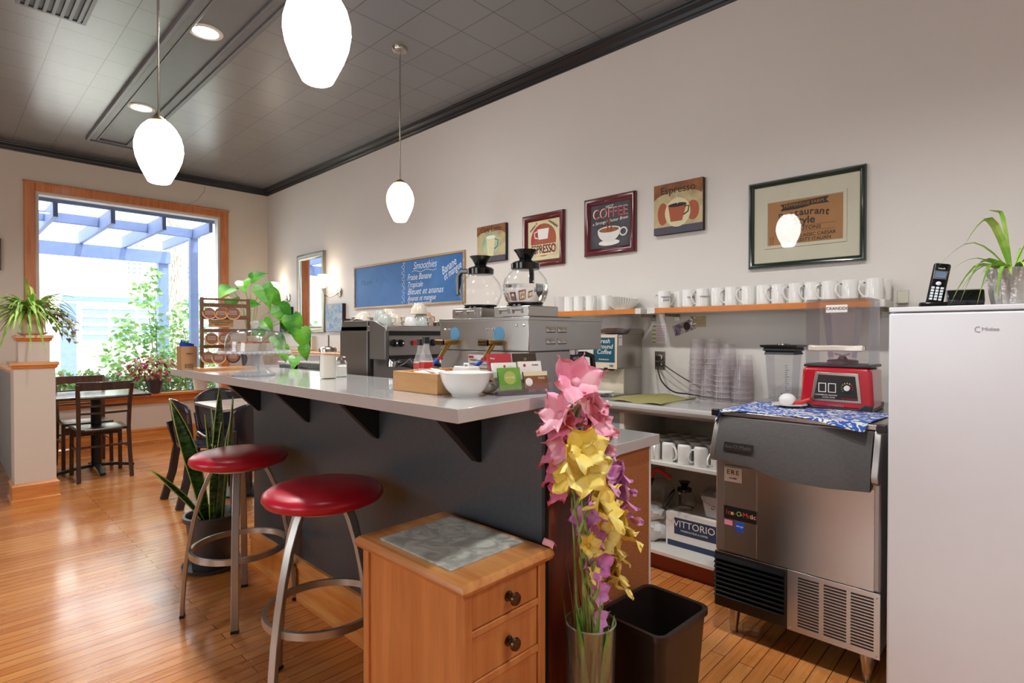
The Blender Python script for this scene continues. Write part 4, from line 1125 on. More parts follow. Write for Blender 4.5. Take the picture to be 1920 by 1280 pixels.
# bracelet rack
t = thing('bracelet_rack', 'small brown wooden display rack hung with bracelet cards at the far end of the bar', 'display rack', (1.09, 3.19, ZT), math.radians(-4))
g = G().box(-.15, .13, -.09, .03, 0, .014); ob('base', g, 'cabwood_top', t, bev=.002)
M['rackwood'] = wood('brown_rack_wood', '5e3b28', '7c5238', 'x', 1, .5, .05)
for s in (-.124, .108):
    g = G().box(s, s + .016, -.008, .008, .014, .385); ob('upright', g, 'rackwood', t, bev=.001)
for z, h in ((.372, .010), (.335, .020), (.27, .022), (.20, .018), (.115, .018)):
    g = G().box(-.108, .108, -.006, .006, z, z + h); ob('crossbar', g, 'rackwood', t)
g = G().box(-.085, .035, -.012, -.006, .228, .268); sg = ob('sign', g, 'paperbrown', t)
text('lettering', 'BRACELETS FAITS MAIN', 'ink', sg, (-.025, -.0125, .252), .009); text('lettering', 'POUR LA CAUSE', 'ink', sg, (-.025, -.0125, .24), .009)
M['browncard'] = plain('brown_card', '8a5a44', .7)
def bracelet(x, z, label, s=1.0, bead='bamboo', y=-.022):
    c = thing('bracelet_card', label, 'bracelet', Matrix.Translation(t.location) @ Matrix.Rotation(math.radians(-4), 4, 'Z') @ Vector((x, y, z)), math.radians(-4), group='bracelets on the wooden rack')
    g = G().prism([(.034 * s * math.cos(a) * (1 + .1 * math.cos(3 * a)), .034 * s * math.sin(a)) for a in [2 * PI * k / 14 for k in range(14)]], 'xz', -.001, .001); cd = ob('card', g, 'browncard', c)
    for zz in (.012, .004, -.004): text('lettering', 'merci beaucoup', 'white_ink', cd, (0, -.0015, zz * s), .006)
    g = G()
    for k in range(22):
        a = PI + PI * k / 21; g.ball((.037 * s * math.cos(a), -.005, .004 + .037 * s * math.sin(a)), .0038, 6)
    ob('beads', g, bead, c)
    g = G().tube([(0, -.004, .034 * s), (0, .004, .05 * s)], .0015, 5); ob('hook', g, 'black', c)
pos = [(-.085, .300, 'top row, left'), (-.03, .300, 'top row, middle'), (.03, .303, 'top row, right'), (-.075, .165, 'middle row, left'), (-.015, .165, 'middle row, centre'), (-.09, .066, 'bottom row, left'), (-.045, .062, 'bottom row, second from left'), (.03, .066, 'bottom row, right')]
for i, (x, z, w_) in enumerate(pos): bracelet(x, z, 'beaded bracelet on a brown card on the rack, ' + w_, (.9, .9, 1.0, .95, .9, .95, .9, .9)[i], 'bamboo' if i != 7 else 'black', -.022 - .012 * (i in (4, 6)))
# paper bag
t = thing('paper_bag', 'small kraft paper bag with blue tissue at the far corner of the bar', 'bag', (.935, 3.31, ZT), math.radians(8))
g = G(); g.rbox(-.040, .040, -.028, .028, 0, .125, .002, 1); g.f = [q for q in g.f if not (len(q) > 4 and g.v[q[0]][2] > .1)]
ob('body', g, 'paperbrown', t, solid=.001, smooth=False)
text('lettering', 'MERCI', 'ink', t, (0, -.029, .085), .012)
for z in (.03, .024, .018, .012): text('lettering', 'fait a la main avec', 'ink', t, (-.002, -.029, z), .006)
g = G()
for k in range(5): g.ribbon([(-.02 + .01 * k, 0, .10), (-.022 + .012 * k, .004, .135), (-.03 + .016 * k, -.004, .16 - .006 * k)], [.02, .028, .002], up=(0, 1, 0))
ob('tissue', g, 'bluetube', t)
# pothos
def heart(g, base, d, n, L, mi=0):
    d = Vector(d).normalized(); n = Vector(n); sd = d.cross(n).normalized(); n = sd.cross(d)
    B = Vector(base)
    prof = [(.0, .0), (-.12, .22), (.0, .36), (.18, .40), (.42, .33), (.68, .18), (.88, .06), (1.0, 0)]
    v = []; f = []
    for i, (a, w) in enumerate(prof):
        c_ = B + d * (L * max(a, 0 if i == 0 else a)); bend = n * (-.25 * L * a * a)
        v += [B + d * L * a - sd * L * w + n * (.10 * L * w * 2) + bend, B + d * L * max(a, 0) + bend, B + d * L * a + sd * L * w + n * (.10 * L * w * 2) + bend]
    for i in range(len(prof) - 1):
        a = 3 * i; f += [(a, a + 1, a + 4, a + 3), (a + 1, a + 2, a + 5, a + 4)]
    g.add(v, f, mi)
t = thing('pothos_plant', 'trailing heart-leaved pothos plant in a pot behind the cake stand', 'potted plant', (1.285, 3.36, ZT))
g = G().lathe([(.0001, 0), (.045, 0), (.058, .10), (.062, .10), (.062, .115), (.056, .115), (.05, .09), (.0001, .09)], (0, 0, 0), 28); ob('pot', g, 'darkpot', t)
st = [((-.10, .02, .46), (-.6, -.5, -.3), .13), ((-.04, .0, .50), (-.2, -.6, -.4), .11), ((.06, -.02, .48), (.1, -.5, -.9), .15), ((.11, .02, .45), (.6, -.3, -.8), .13), ((-.08, .05, .40), (-.4, -.6, -.7), .11),
      ((.14, -.06, .36), (.35, -.4, -.9), .15), ((.18, -.14, .30), (.2, -.3, -1), .15), ((.22, -.18, .22), (.15, -.2, -1), .14), ((.05, -.06, .27), (.2, -.5, -.5), .10), ((.09, -.12, .18), (.3, -.4, -.5), .11), ((.12, -.15, .12), (0, -.4, -.8), .10),
      ((.20, -.26, .12), (.1, -.2, -1), .09), ((.04, -.04, .22), (-.2, -.5, -.6), .09), ((-.02, -.02, .36), (.2, -.8, .1), .09), ((.16, -.24, .06), (-.3, -.3, -.5), .09), ((.02, .04, .52), (.3, -.3, .2), .10), ((.19, -.05, .27), (.5, -.3, -.9), .12)]
g = G(); h = G()
for p, d_, L in st:
    h.tube([(0, 0, .09), (p[0] * .4, p[1] * .4, .09 + (p[2] - .09) * .75), p], .0022, 5)
    heart(g, p, d_, (-.5, -.7, .45), L)
ob('leaves', g, 'leaf_bright', t, recalc=False, smooth=False); ob('vines', h, 'stem', t)

# ------------------------------------------------------------------ coffee brewer on the service counter
bx0, bx1, by0, by1 = 1.42, 1.855, 1.277, 1.763
ZC = .92
t = thing('coffee_brewer', 'large stainless steel twin coffee brewer standing behind the bar', 'coffee machine', (0, 0, 0))
g = G().box(bx0, bx1, by0, by1, 1.243, 1.362); ob('head', g, 'steel_y', t, bev=.003)
g = G().box(bx0 - .003, bx1 + .003, by0 - .003, by1 + .003, 1.352, 1.3645); ob('lid', g, 'steel_y', t, bev=.002)
g = G().box(bx0 + .002, 1.655, by0 + .002, by1 - .002, ZC + .02, 1.240); ob('column', g, 'steel_z', t, bev=.002)
g = G().box(bx0 + .002, bx1 - .01, by0 + .01, by1 - .01, ZC, ZC + .02); g.box(bx0 + .004, 1.653, by0 + .004, by1 - .004, 1.240, 1.243); ob('base', g, 'black', t)
for y0, y1 in ((1.277, 1.453), (1.519, 1.690)):
    g = G().box(bx0 + .002, 1.585, y0 + .002, y1, 1.3645, 1.404); wb = ob('warmer', g, 'steel_y', t, bev=.004)
    for yy in (y0 + .055, y0 + .12):
        g = G().tube([(bx0 + .001, yy - .022, 1.378), (bx0 - .002, yy - .02, 1.39), (bx0 - .002, yy + .02, 1.39), (bx0 + .001, yy + .022, 1.378)], .0045, 8); ob('louvre', g, 'steel_y', wb)
    g = G().lathe([(.0001, 0), (.066, 0), (.066, .006), (.0001, .006)], (1.495, (y0 + y1) / 2, 1.404), 32); ob('hot_plate', g, 'blackgloss', wb)
for y in (1.423, 1.670):
    g = G().lathe([(.0001, 0), (.027, 0), (.027, .0015), (.0001, .0015)], (bx0 - .0015, y, 1.304), 28, axis='x'); ob('port_cover', g, 'labelblue', t)
    g = G().tube([(bx0 + .01, y - .004, 1.272), (bx0 - .035, y - .004, 1.272), (bx0 - .055, y + .004, 1.272)], [.011, .010, .012], 10)
    g.tube([(bx0 - .03, y - .004, 1.27), (bx0 - .055, y + .004, 1.235), (bx0 - .065, y + .01, 1.215)], [.008, .008, .009], 10); vl = ob('valve', g, 'brass', t)
    g = G().tube([(bx0 - .055, y + .004, 1.272), (bx0 - .075, y + .03, 1.273)], .012, 10); ob('handle', g, 'antique', vl)
    g = G().tube([(bx0 - .065, y + .01, 1.215), (bx0 - .08, y + .045, 1.185), (bx0 - .085, y + .085, 1.165), (bx0 - .08, y + .12, 1.12)], .007, 10); ob('hose', g, 'bluetube', vl)
    g = G().cyl((bx0 - .066, y + .011, 1.205), .0105, .014, n=12); ob('hose_clip', g, 'red_ink', vl)
for y in (1.455, 1.485, 1.70, 1.728, 1.335, 1.30):
    g = G().ball((bx0 - .001, y, 1.322 if y > 1.4 else 1.335), .0055, 8); ob('screw', g, 'chrome', t)
for x in (1.512, 1.577):
    for z in (1.270, 1.312):
        g = G().grid(lambda u, v, x=x, z=z: (x + .054 * u, by0 - .001 - .008 * math.sin(PI * u) ** .5 * math.sin(PI * v * .5), z + .018 * (1 - v)), 8, 5)
        ob('side_louvre', g, 'steel', t)
        g = G().box(x + .002, x + .052, by0 - .0012, by0 - .0004, z - .003, z + .002); ob('side_slot', g, 'black', t)
g = G().box(bx0 - .001, bx0 + .002, 1.475, 1.59, 1.10, 1.225); wl = ob('warning_label', g, 'paper', t)
g = G().box(bx0 - .002, bx0 - .001, 1.56, 1.588, 1.212, 1.222); ob('label_header', g, 'red_ink', wl)
for k in range(7): text('lettering', 'WARNING read instructions', 'ink', wl, (bx0 - .0015, 1.530, 1.205 - .015 * k), .0085, rot=(PI / 2, 0, RW))
for y in (1.38, 1.63):
    g = G().lathe([(.038, -.0), (.052, .015), (.058, .075), (.058, .09)], (1.745, y, 1.155), 28); bk = ob('brew_basket', g, 'chrome', t)
    g = G().bar([(1.80, y, 1.222), (1.86, y - .02, 1.222), (1.895, y - .03, 1.212), (1.902, y - .032, 1.15)], .008, .011, side=(0, 1, 0)); ob('basket_handle', g, 'blackgloss', bk, bev=.003)
    g = G().box(1.70, 1.79, y - .0605, y - .058, 1.195, 1.222); lb = ob('basket_label', g, 'navy', bk)
    text('lettering', 'HOT!', 'white_ink', lb, (1.745, y - .061, 1.209), .016)
g = G().bar([(1.79, 1.30, .93), (1.80, 1.30, 1.02), (1.79, 1.30, 1.09)], .01, .012, side=(0, 1, 0)); ob('tap_lever', g, 'black', t)

def carafe(x, y, z, label, water, hmat='blackgloss', cmat='blackgloss', group='glass coffee carafes on the brewer', a=0.0, sc_=1.0):
    t = thing('coffee_carafe', label, 'carafe', (x, y, z), a, group=group)
    g = G().lathe([(.0001, 0), (.058, 0), (.072, .014), (.083, .045), (.084, .068), (.076, .095), (.058, .118), (.044, .130), (.044, .142)], (0, 0, 0), 40, capends=False)
    ob('bowl', g, 'glass', t, ang=70)
    if water:
        g = G().lathe([(.0001, .003), (.056, .003), (.070, .016), (.081, .046), (.0815, .072), (.0001, .072)], (0, 0, 0), 40); ob('water', g, M_WATER, t)
    g = G().lathe([(.045, .128), (.052, .130), (.053, .150), (.045, .156), (.028, .160), (.022, .166), (.034, .188), (.044, .200), (.0001, .200)], (0, 0, 0), 32); ob('collar', g, cmat, t)
    g = G().bar([(.0, .045, .145), (0, .095, .148), (0, .112, .13), (0, .112, .05)], .009, .010, side=(1, 0, 0)); ob('handle', g, hmat, t, bev=.004)
    g = G().lathe([(.060, .0), (.064, .004), (.066, .008)], (0, 0, 0), 32, capends=False); ob('base_ring', g, 'black', t)
    for s in (1, ):
        g = G().bar([(0, .044, .135), (0, .05, .15)], .012, .006, side=(1, 0, 0)); ob('clamp', g, 'chrome', t)
    return t
M_WATER = bpy.data.materials.new('water'); M_WATER.use_nodes = True
_b = M_WATER.node_tree.nodes['Principled BSDF']; _b.inputs['Transmission Weight'].default_value = 1; _b.inputs['Roughness'].default_value = 0.0; _b.inputs['IOR'].default_value = 1.33; _b.inputs['Base Color'].default_value = (.97, .98, .98, 1)
carafe(1.495, 1.362, 1.410, 'glass coffee carafe half full of water on the nearer warmer', True, a=math.radians(-60))
carafe(1.495, 1.602, 1.410, 'empty glass coffee carafe on the farther warmer', False, a=math.radians(10))

# ------------------------------------------------------------------ espresso machine (front faces -y)
ex0, ex1, ey0, ey1 = 1.45, 1.90, 2.20, 2.62
t = thing('espresso_machine', 'two-tone stainless espresso machine with black knobs behind the bar', 'espresso machine', (0, 0, 0))
SP = 'steel_z'
M['greysteel'] = steel('blue_grey_steel', '8e8c8a', .38, 'z')
for x in (ex0, ex1 - .02):
    g = G().prism([(2.36, .93), (2.62, .93), (2.62, 1.31), (2.585, 1.372), (2.36, 1.372)], 'yz', x, x + .02); ob('rear_side_panel', g, 'greysteel', t, bev=.003)
    g = G().prism([(2.20, 1.185), (2.335, 1.185), (2.335, 1.372), (2.29, 1.368), (2.20, 1.335)], 'yz', x - .003, x + .02); ob('front_side_panel', g, 'greysteel', t, bev=.003)
g = G().box(ex0 + .003, ex0 + .02, 2.335, 2.36, .93, 1.365); g.box(ex0 + .02, ex1 - .02, 2.36, 2.60, .93, .96); ob('inner_frame', g, 'black', t)
g = G().box(ex0 + .02, ex1 - .02, 2.36, 2.60, .96, 1.345); ob('boiler_housing', g, 'steel_dull', t)
g = G().box(ex0 + .02, ex1 - .02, 2.205, 2.36, 1.19, 1.315); ob('front_hood', g, 'steel_dull', t)
g = G().box(ex0 + .018, ex1 - .018, 2.198, 2.205, 1.298, 1.318); g.box(ex0 + .018, ex1 - .018, 2.198, 2.205, 1.186, 1.204); ob('dark_band', g, 'black', t)
g = G().box(ex0 + .0, ex1, 2.195, 2.61, 1.318, 1.345); ob('cup_tray', g, 'steel', t, bev=.004)
for x in (1.492, 1.528, 1.72):
    g = G().lathe([(.0001, 0), (.016, 0), (.018, -.004), (.015, -.018), (.0001, -.02)], (x, 2.198, 1.262), 18, axis='y'); kn = ob('knob', g, 'blackgloss', t)
    g = G().box(x + .002, x + .008, 2.175, 2.179, 1.258, 1.266); ob('knob_mark', g, 'white_ink', kn)
g = G().box(1.60, 1.622, 2.192, 2.2, 1.252, 1.274); ob('switch', g, 'redhandle', t)
for x in (1.55, 1.72):
    g = G().lathe([(.0001, 1.19), (.032, 1.19), (.036, 1.165), (.036, 1.148), (.0001, 1.148)], (x, 2.28, 0), 24); gh = ob('group_head', g, 'chrome', t)
    g = G().tube([(x, 2.25, 1.158), (x + .01, 2.17, 1.155), (x + .015, 2.11, 1.145)], [.008, .011, .009], 10); ob('portafilter_handle', g, 'black', gh)
for x, d_ in ((1.48, 1), (1.86, -1)):
    g = G().tube([(x, 2.22, 1.19), (x + .02 * d_, 2.19, 1.15), (x + .05 * d_, 2.17, 1.165), (x + .085 * d_, 2.16, 1.19)], .0028, 8)
    g.tube([(x + .1 * d_, 2.19, 1.18), (x + .13 * d_, 2.17, 1.13), (x + .135 * d_, 2.17, 1.12)], .003, 8); ob('steam_wand', g, 'chrome', t)
g = G().box(ex0 + .02, ex1 - .02, 2.17, 2.36, .93, .955); ob('drip_tray', g, 'steel', t)
for x in (ex0 + .03, ex1 - .05):
    for y in (2.2, 2.57):
        g = G().cyl((x, y, .92), .016, .012, n=12); ob('foot', g, 'black', t)
g = G().box(ex0 + .01, ex1, 2.60, 2.608, 1.345, 1.385)
ob('cup_rail', g, 'darkwood', t)
def pitcher(x, y, z, label):
    t = thing('milk_pitcher', label, 'pitcher', (x, y, z), group='steel pitchers')
    g = G().lathe([(.0001, 0), (.040, 0), (.042, .01), (.036, .06), (.034, .085), (.040, .105), (.038, .105), (.031, .085), (.0001, .01)], (0, 0, 0), 28); ob('body', g, 'chrome', t)
    g = G().tube([(.038, 0, .09), (.062, 0, .088), (.064, 0, .05), (.042, 0, .03)], .0032, 8); ob('handle', g, 'chrome', t)
pitcher(1.545, 2.245, .955, 'steel milk pitcher standing at the front of the espresso machine')
pitcher(1.470 + .015, 2.30, .955, 'steel milk pitcher tucked behind on the left under the espresso machine')
pitcher(1.68, 2.25, .955, 'steel milk pitcher on the right of the drip tray')

# ------------------------------------------------------------------ cups and saucers on the espresso machine
def cup(x, y, z, r, h, mat, label, flip=True, tilt=0, a=0.0):
    t = thing('cup', label, 'cup', (x, y, z), group='cups on the espresso machine')
    r *= 1.12; h *= 1.08
    pf = [(.0001, 0), (r * .55, 0), (r * .6, .004), (r * .88, h * .4), (r, h), (r * .95, h), (r * .82, h * .42), (r * .5, .008), (.0001, .008)]
    if flip: pf = [(a_, h - z_) for a_, z_ in pf]
    g = G().lathe(pf, (0, 0, 0), 28); ob('body', g, mat, t, ang=60)
    zz = h * .5
    g = G().tube([(r * .85, 0, zz + h * .25), (r * 1.35, 0, zz + h * .2), (r * 1.4, 0, zz - h * .1), (r * .85, 0, zz - h * .25)], .0042, 8); ob('handle', g, mat, t)
    t.rotation_euler = (tilt, 0, a)
    return t
zt = 1.3452
cup(1.505, 2.50, zt + .012, .042, .055, 'creamcer', 'tilted beige cup on the left of the espresso machine top', tilt=.5, a=2)
cup(1.500, 2.28, zt, .032, .05, 'greycer', 'upturned pale grey cup in front on the left of the espresso machine top', a=-1)
cup(1.575, 2.30, zt, .036, .055, 'creamcer', 'upturned cream cup, second in the front row on the espresso machine', a=-1.4)
cup(1.640, 2.27, zt, .030, .042, 'ceramic', 'small upturned white cup, third in the front row on the espresso machine', a=0)
cup(1.715, 2.28, zt, .042, .056, 'greycer', 'large upturned grey cup under another at the right of the front row', a=-1.5)
cup(1.705, 2.285, zt + .061, .038, .052, 'creamcer', 'upturned cup stacked on top of the large grey cup', a=.3)
cup(1.620, 2.42, zt, .046, .082, 'creamcer', 'tall upturned cream cup standing in the back row', a=2)
cup(1.800, 2.36, zt, .040, .070, 'peachcer', 'peach-coloured upturned mug at the right end beside the brewer', a=0)
cup(1.55, 2.40, zt, .034, .072, 'greycer', 'patterned upturned cup behind the pale grey cup', a=1)
for k in range(5):
    g = G().lathe([(.0001, 0), (.03, 0), (.068, .009), (.066, .011), (.03, .003), (.0001, .003)], (0, 0, 0), 28)
    tag(ob('saucer', g, 'greycer', None, loc=(1.53 + .004 * (k % 2), 2.54 - .003 * k, zt + .0015 + .0085 * k)), ('bottom', 'second', 'middle', 'fourth', 'top')[k] + ' saucer of the stack at the back left of the espresso machine', 'saucer', 'saucers on the espresso machine')
# ------------------------------------------------------------------ pictures and fittings on the right wall
# local frame of a wall thing: x to the viewer's right (world -y), z up, -y out of the wall
def on_wall(name, label, cat, y, z, group=None): return thing(name, label, cat, (XR, y, z), RW, group)
def poly(name, pts, mat, parent, d, th=.0012):
    g = G().prism(pts, 'xz', -d - th, -d); return ob(name, g, mat, parent, smooth=False)
def ell(cx, cz, rx, rz, n=28, a0=0, a1=2 * PI): return [(cx + rx * math.cos(a0 + (a1 - a0) * k / n), cz + rz * math.sin(a0 + (a1 - a0) * k / n)) for k in range(n + (0 if a1 - a0 > 6.28 else 1))]
def rect(cx, cz, w, h): return [(cx - w / 2, cz - h / 2), (cx + w / 2, cz - h / 2), (cx + w / 2, cz + h / 2), (cx - w / 2, cz + h / 2)]
def wline(g, pts, r=.0025, d=.003): return g.tube([(x, -d, z) for x, z in pts], r, 4)

# blue chalkboard y 3.636..5.48, z 1.585..2.045
t = on_wall('chalkboard', 'wide blue chalkboard menu in a light wood frame listing smoothies', 'chalkboard', 4.558, 1.815)
W, H = 1.842, .462
g = G().box(-W / 2 + .01, W / 2 - .01, -.012, 0, -H / 2 + .01, H / 2 - .01); ob('board', g, 'chalkblue', t, smooth=False)
g = G().rectsweep(W, H, [(0, 0), (0, .022), (.004, .024), (.018, .022), (.020, .012)]); ob('frame', g, 'framegold', t)
def chalk(s, x, z, size, rot=0.0, mat='chalk', xs=.8, sh=.35):
    return text('lettering', s, mat, t, (x, -.0135, z), size, rot=(PI / 2, -rot, 0), shear=sh, align='LEFT', xs=xs, ext=.0003)
chalk('Smoothies', .165, .150, .100, 0, xs=.85)
chalk('Fraise Banane', .07, .045, .085)
chalk('Tropicale', .07, -.028, .080)
chalk('Bleuet et ananas', .07, -.095, .088, xs=.95)
chalk('Ananas et mangue', .07, -.160, .075)
chalk('Fraise et mangue', .07, -.210, .068)
chalk('Banane', .60, .06, .105, .42, xs=.72); chalk('et mangue', .63, .005, .095, .42, xs=.66)
g = G(); wline(g, [(.15 + .0475 * k, .098 + .010 * math.sin(k * 1.6)) for k in range(9)], .003, .014)
wline(g, [(0.0 + .022 * math.sin(k * 1.5) + .004 * k * 0, .20 - .014 * k) for k in range(30)], .0025, .014)
wline(g, [(0.02 + .015 * math.sin(k * 2.1), .205 - .014 * k) for k in range(30)], .0018, .014)
ob('chalk_flourish', g, 'chalk', t)
text('lettering', 'Menu du jour', 'chalkdim', t, (-.80, -.0135, .05), .10, shear=.3, align='LEFT', xs=1.0)

def canvas(name, label, y, z, W, H, th, rows):
    t = on_wall(name, label, 'picture', y, z)
    g = G().box(-W / 2, W / 2, -th, 0, -H / 2, H / 2); ob('canvas', g, 'canvas_edge', t, bev=.002)
    return t
def frame_pic(name, label, y, z, W, H, prof, fmat, glassd=None):
    t = on_wall(name, label, 'picture', y, z)
    g = G().rectsweep(W, H, prof); ob('frame', g, fmat, t, ang=50)
    return t
# 1 cafe latte canvas
t = canvas('canvas_picture', 'small dark-edged canvas of a tall cream latte cup, leftmost of the coffee pictures', 3.292, 2.060, .338, .302, .030, None)
D = .0302
poly('artwork', rect(0, .02, .336, .26), 'tan_art', t, D)
poly('artwork', [(-.168, .15), (.168, .15), (.168, .075)] + ell(0, .05, .168, .06, 12, 0.3, PI - .3) + [(-.168, .075)], 'rust_art', t, D + .001)
poly('artwork', rect(0, -.128, .336, .045), 'purple_art', t, D + .001)
poly('artwork', ell(0, -.01, .10, .09), 'teal_art', t, D + .001)
poly('artwork', [(-.035, -.105), (.030, -.105), (.055, .05), (-.055, .05)], 'cream_art', t, D + .002); poly('artwork', ell(0, .05, .055, .014), 'paper', t, D + .003)
g = G(); g.tube([(x, -D - .003, z) for x, z in [(.05, .03), (.085, .02), (.08, -.03), (.045, -.05)]], .004, 5); ob('artwork', g, 'signteal', t)
text('lettering', 'Café Latte', 'ink', t, (0, -D - .003, .115), .060)
# 2 espresso poster framed maroon
t = frame_pic('framed_poster', 'maroon-framed poster of a white cup on a red disc reading ESPRESSO', 2.740, 2.025, .412, .400, [(0, 0), (0, .022), (.010, .030), (.020, .024), (.034, .028), (.044, .018), (.050, .010)], 'maroon')
poly('artwork', rect(0, 0, .315, .305), 'cream_art', t, .008)
poly('artwork', ell(0, .0, .125, .125), 'orange_art', t, .0095); poly('artwork', ell(0, .0, .125, .125, 20, PI * .55, PI * 1.1), 'red_ink', t, .0105)
poly('artwork', rect(0, -.075, .27, .085), 'cream_art', t, .011)
poly('artwork', [(-.045, .005), (.045, .005), (.058, .085), (-.058, .085)], 'paper', t, .012)
g = G(); g.tube([(x, -.014, z) for x, z in [(-.05, .07), (-.085, .06), (-.08, .02), (-.045, .015)]], .006, 6); ob('artwork', g, 'paper', t)
text('lettering', 'ESPRESSO', 'red_ink', t, (.004, -.0125, -.075), .094, xs=.62); text('lettering', 'ESPRESSO', 'ink', t, (0, -.0135, -.072), .090, xs=.62)
text('lettering', 'makes it', 'ink', t, (-.10, -.0125, .105), .028, rot=(PI / 2, -.7, 0), shear=.3); text('lettering', 'satisfiable', 'ink', t, (.095, -.0125, .115), .028, rot=(PI / 2, .6, 0), shear=.3)
# 3 hot coffee framed maroon
t = frame_pic('framed_poster', 'maroon-framed slate poster of a white coffee cup headed HOT COFFEE', 2.142, 2.054, .414, .400, [(0, 0), (0, .022), (.010, .030), (.020, .024), (.034, .028), (.044, .018), (.050, .010)], 'maroon')
poly('artwork', rect(0, 0, .315, .305), 'dark_art', t, .008)
text('lettering', 'HOT', 'white_ink', t, (0, -.0105, .128), .030)
text('lettering', 'COFFEE', 'red_ink', t, (.003, -.0105, .082), .092, xs=.86, ext=.0006); text('lettering', 'COFFEE', 'white_ink', t, (.0, -.0098, .084), .096, xs=.86)
text('lettering', 'a Stronger Better Brew', 'white_ink', t, (0, -.011, .030), .030, shear=.3, rot=(PI / 2, -.06, 0))
poly('artwork', ell(-.005, -.118, .085, .020), 'paper', t, .0105)
poly('artwork', [(-.095, -.03)] + ell(-.005, -.035, .092, .078, 18, PI, 2 * PI) + [(.088, -.03)], 'ceramic', t, .0118)
poly('artwork', ell(-.004, -.030, .092, .024), 'ceramic', t, .0125); poly('artwork', ell(-.004, -.031, .080, .017), 'rust_art', t, .0135)
g = G(); g.tube([(.112 + .028 * math.cos(a), -.013, -.055 + .026 * math.sin(a)) for a in [k * PI / 8 for k in range(16)]], .006, 6, closed=True); ob('artwork', g, 'ceramic', t)
g = G()
for dx in (-.02, .008): g.tube([(dx + .008 * math.sin(k), -.0145, -.035 + .012 * k) for k in range(7)], .004, 5)
ob('artwork', g, 'orange_art', t)
# 4 espresso canvas
t = canvas('canvas_picture', 'square mottled canvas of a brown cup headed Espresso, right of the framed posters', 1.629, 2.092, .326, .316, .032, None)
D = .0322
poly('artwork', rect(0, 0, .324, .314), 'tan_art', t, D)
poly('artwork', [(-.162, .157), (.162, .157), (.162, .085)] + ell(0, .05, .162, .055, 12, .3, PI - .3) + [(-.162, .06)], 'rust_art', t, D + .001)
poly('artwork', rect(0, -.135, .324, .045), 'purple_art', t, D + .001)
poly('artwork', ell(-.1, -.03, .035, .07), 'orange_art', t, D + .001); poly('artwork', ell(.10, -.03, .04, .06), 'orange_art', t, D + .001); poly('artwork', ell(0, -.03, .085, .09), 'cream_art', t, D + .0015)
poly('artwork', [(-.045, -.085), (.030, -.085), (.060, .015), (-.062, .015)], 'orange_art', t, D + .003); poly('artwork', ell(0, .015, .061, .012), 'canvas_edge', t, D + .004)
g = G(); g.tube([(x, -D - .004, z) for x, z in [(.05, .0), (.075, .0), (.07, -.035), (.042, -.05)]], .004, 5); ob('artwork', g, 'ink', t)
g = G(); g.tube([(.0 + .01 * math.sin(k), -D - .004, .02 + .012 * k) for k in range(6)], .002, 5); ob('artwork', g, 'paper', t)
text('lettering', 'Espresso', 'ink', t, (0, -D - .003, .112), .066, xs=1.0)
# 5 crouton box panel in dark green frame
t = frame_pic('framed_print', 'large dark green frame with cream mat around a printed crouton box panel', .915, 1.912, .572, .478, [(0, 0), (0, .022), (.008, .030), (.016, .026), (.026, .016), (.029, .010)], 'greenframe')
poly('mat', rect(0, 0, .52, .426), 'mat_cream', t, .008)
g = G().rectsweep(.405, .272, [(0, .009), (.002, .014), (.016, .014), (.020, .0095)]); ob('inner_mat', g, 'mat_cream', t)
poly('artwork', rect(0, 0, .368, .236), 'cardboard', t, .0095)
poly('artwork', [(-.12, .065), (-.105, .083), (-.12, .100), (.12, .112), (.105, .094), (.12, .078), (.04, .078), (0, .070), (-.04, .066)], 'ink', t, .0105)
text('lettering', 'PEPPERIDGE FARM.', 'cardboard', t, (0, -.012, .090), .024, rot=(PI / 2, -.03, 0))
for i, ch in enumerate('Restaurant'):
    u = (i - 4.5) / 4.5; text('lettering', ch, 'ink', t, (u * .112, -.011, .046 - .014 * u * u), .052, rot=(PI / 2, u * .22, 0), bold=.0012)
text('lettering', 'Style', 'ink', t, (.0, -.011, .000), .056, bold=.0012); text('lettering', 'CROUTONS', 'ink', t, (0, -.011, -.042), .028, space=1.1, bold=.0006)
poly('artwork', rect(0, -.026, .30, .0015), 'ink', t, .0105); poly('artwork', rect(0, -.057, .30, .0015), 'ink', t, .0105)
text('lettering', '#7376 - CLASSIC CAESAR', 'ink', t, (.016, -.011, -.078), .0245, bold=.0004); text('lettering', '#7246 - ZESTY ITALIAN', 'ink', t, (.004, -.011, -.102), .0245, bold=.0004)
for z in (-.079, -.101):
    g = G().rectsweep(.018, .015, [(0, .0105), (0, .012), (.0015, .012), (.0015, .0105)]); ob('artwork', g, 'ink', t, loc=(-.163, 0, z))
g = G().box(-.26, .26, -.0205, -.0195, -.213, .213); ob('glass_pane', g, 'window', t, smooth=False)
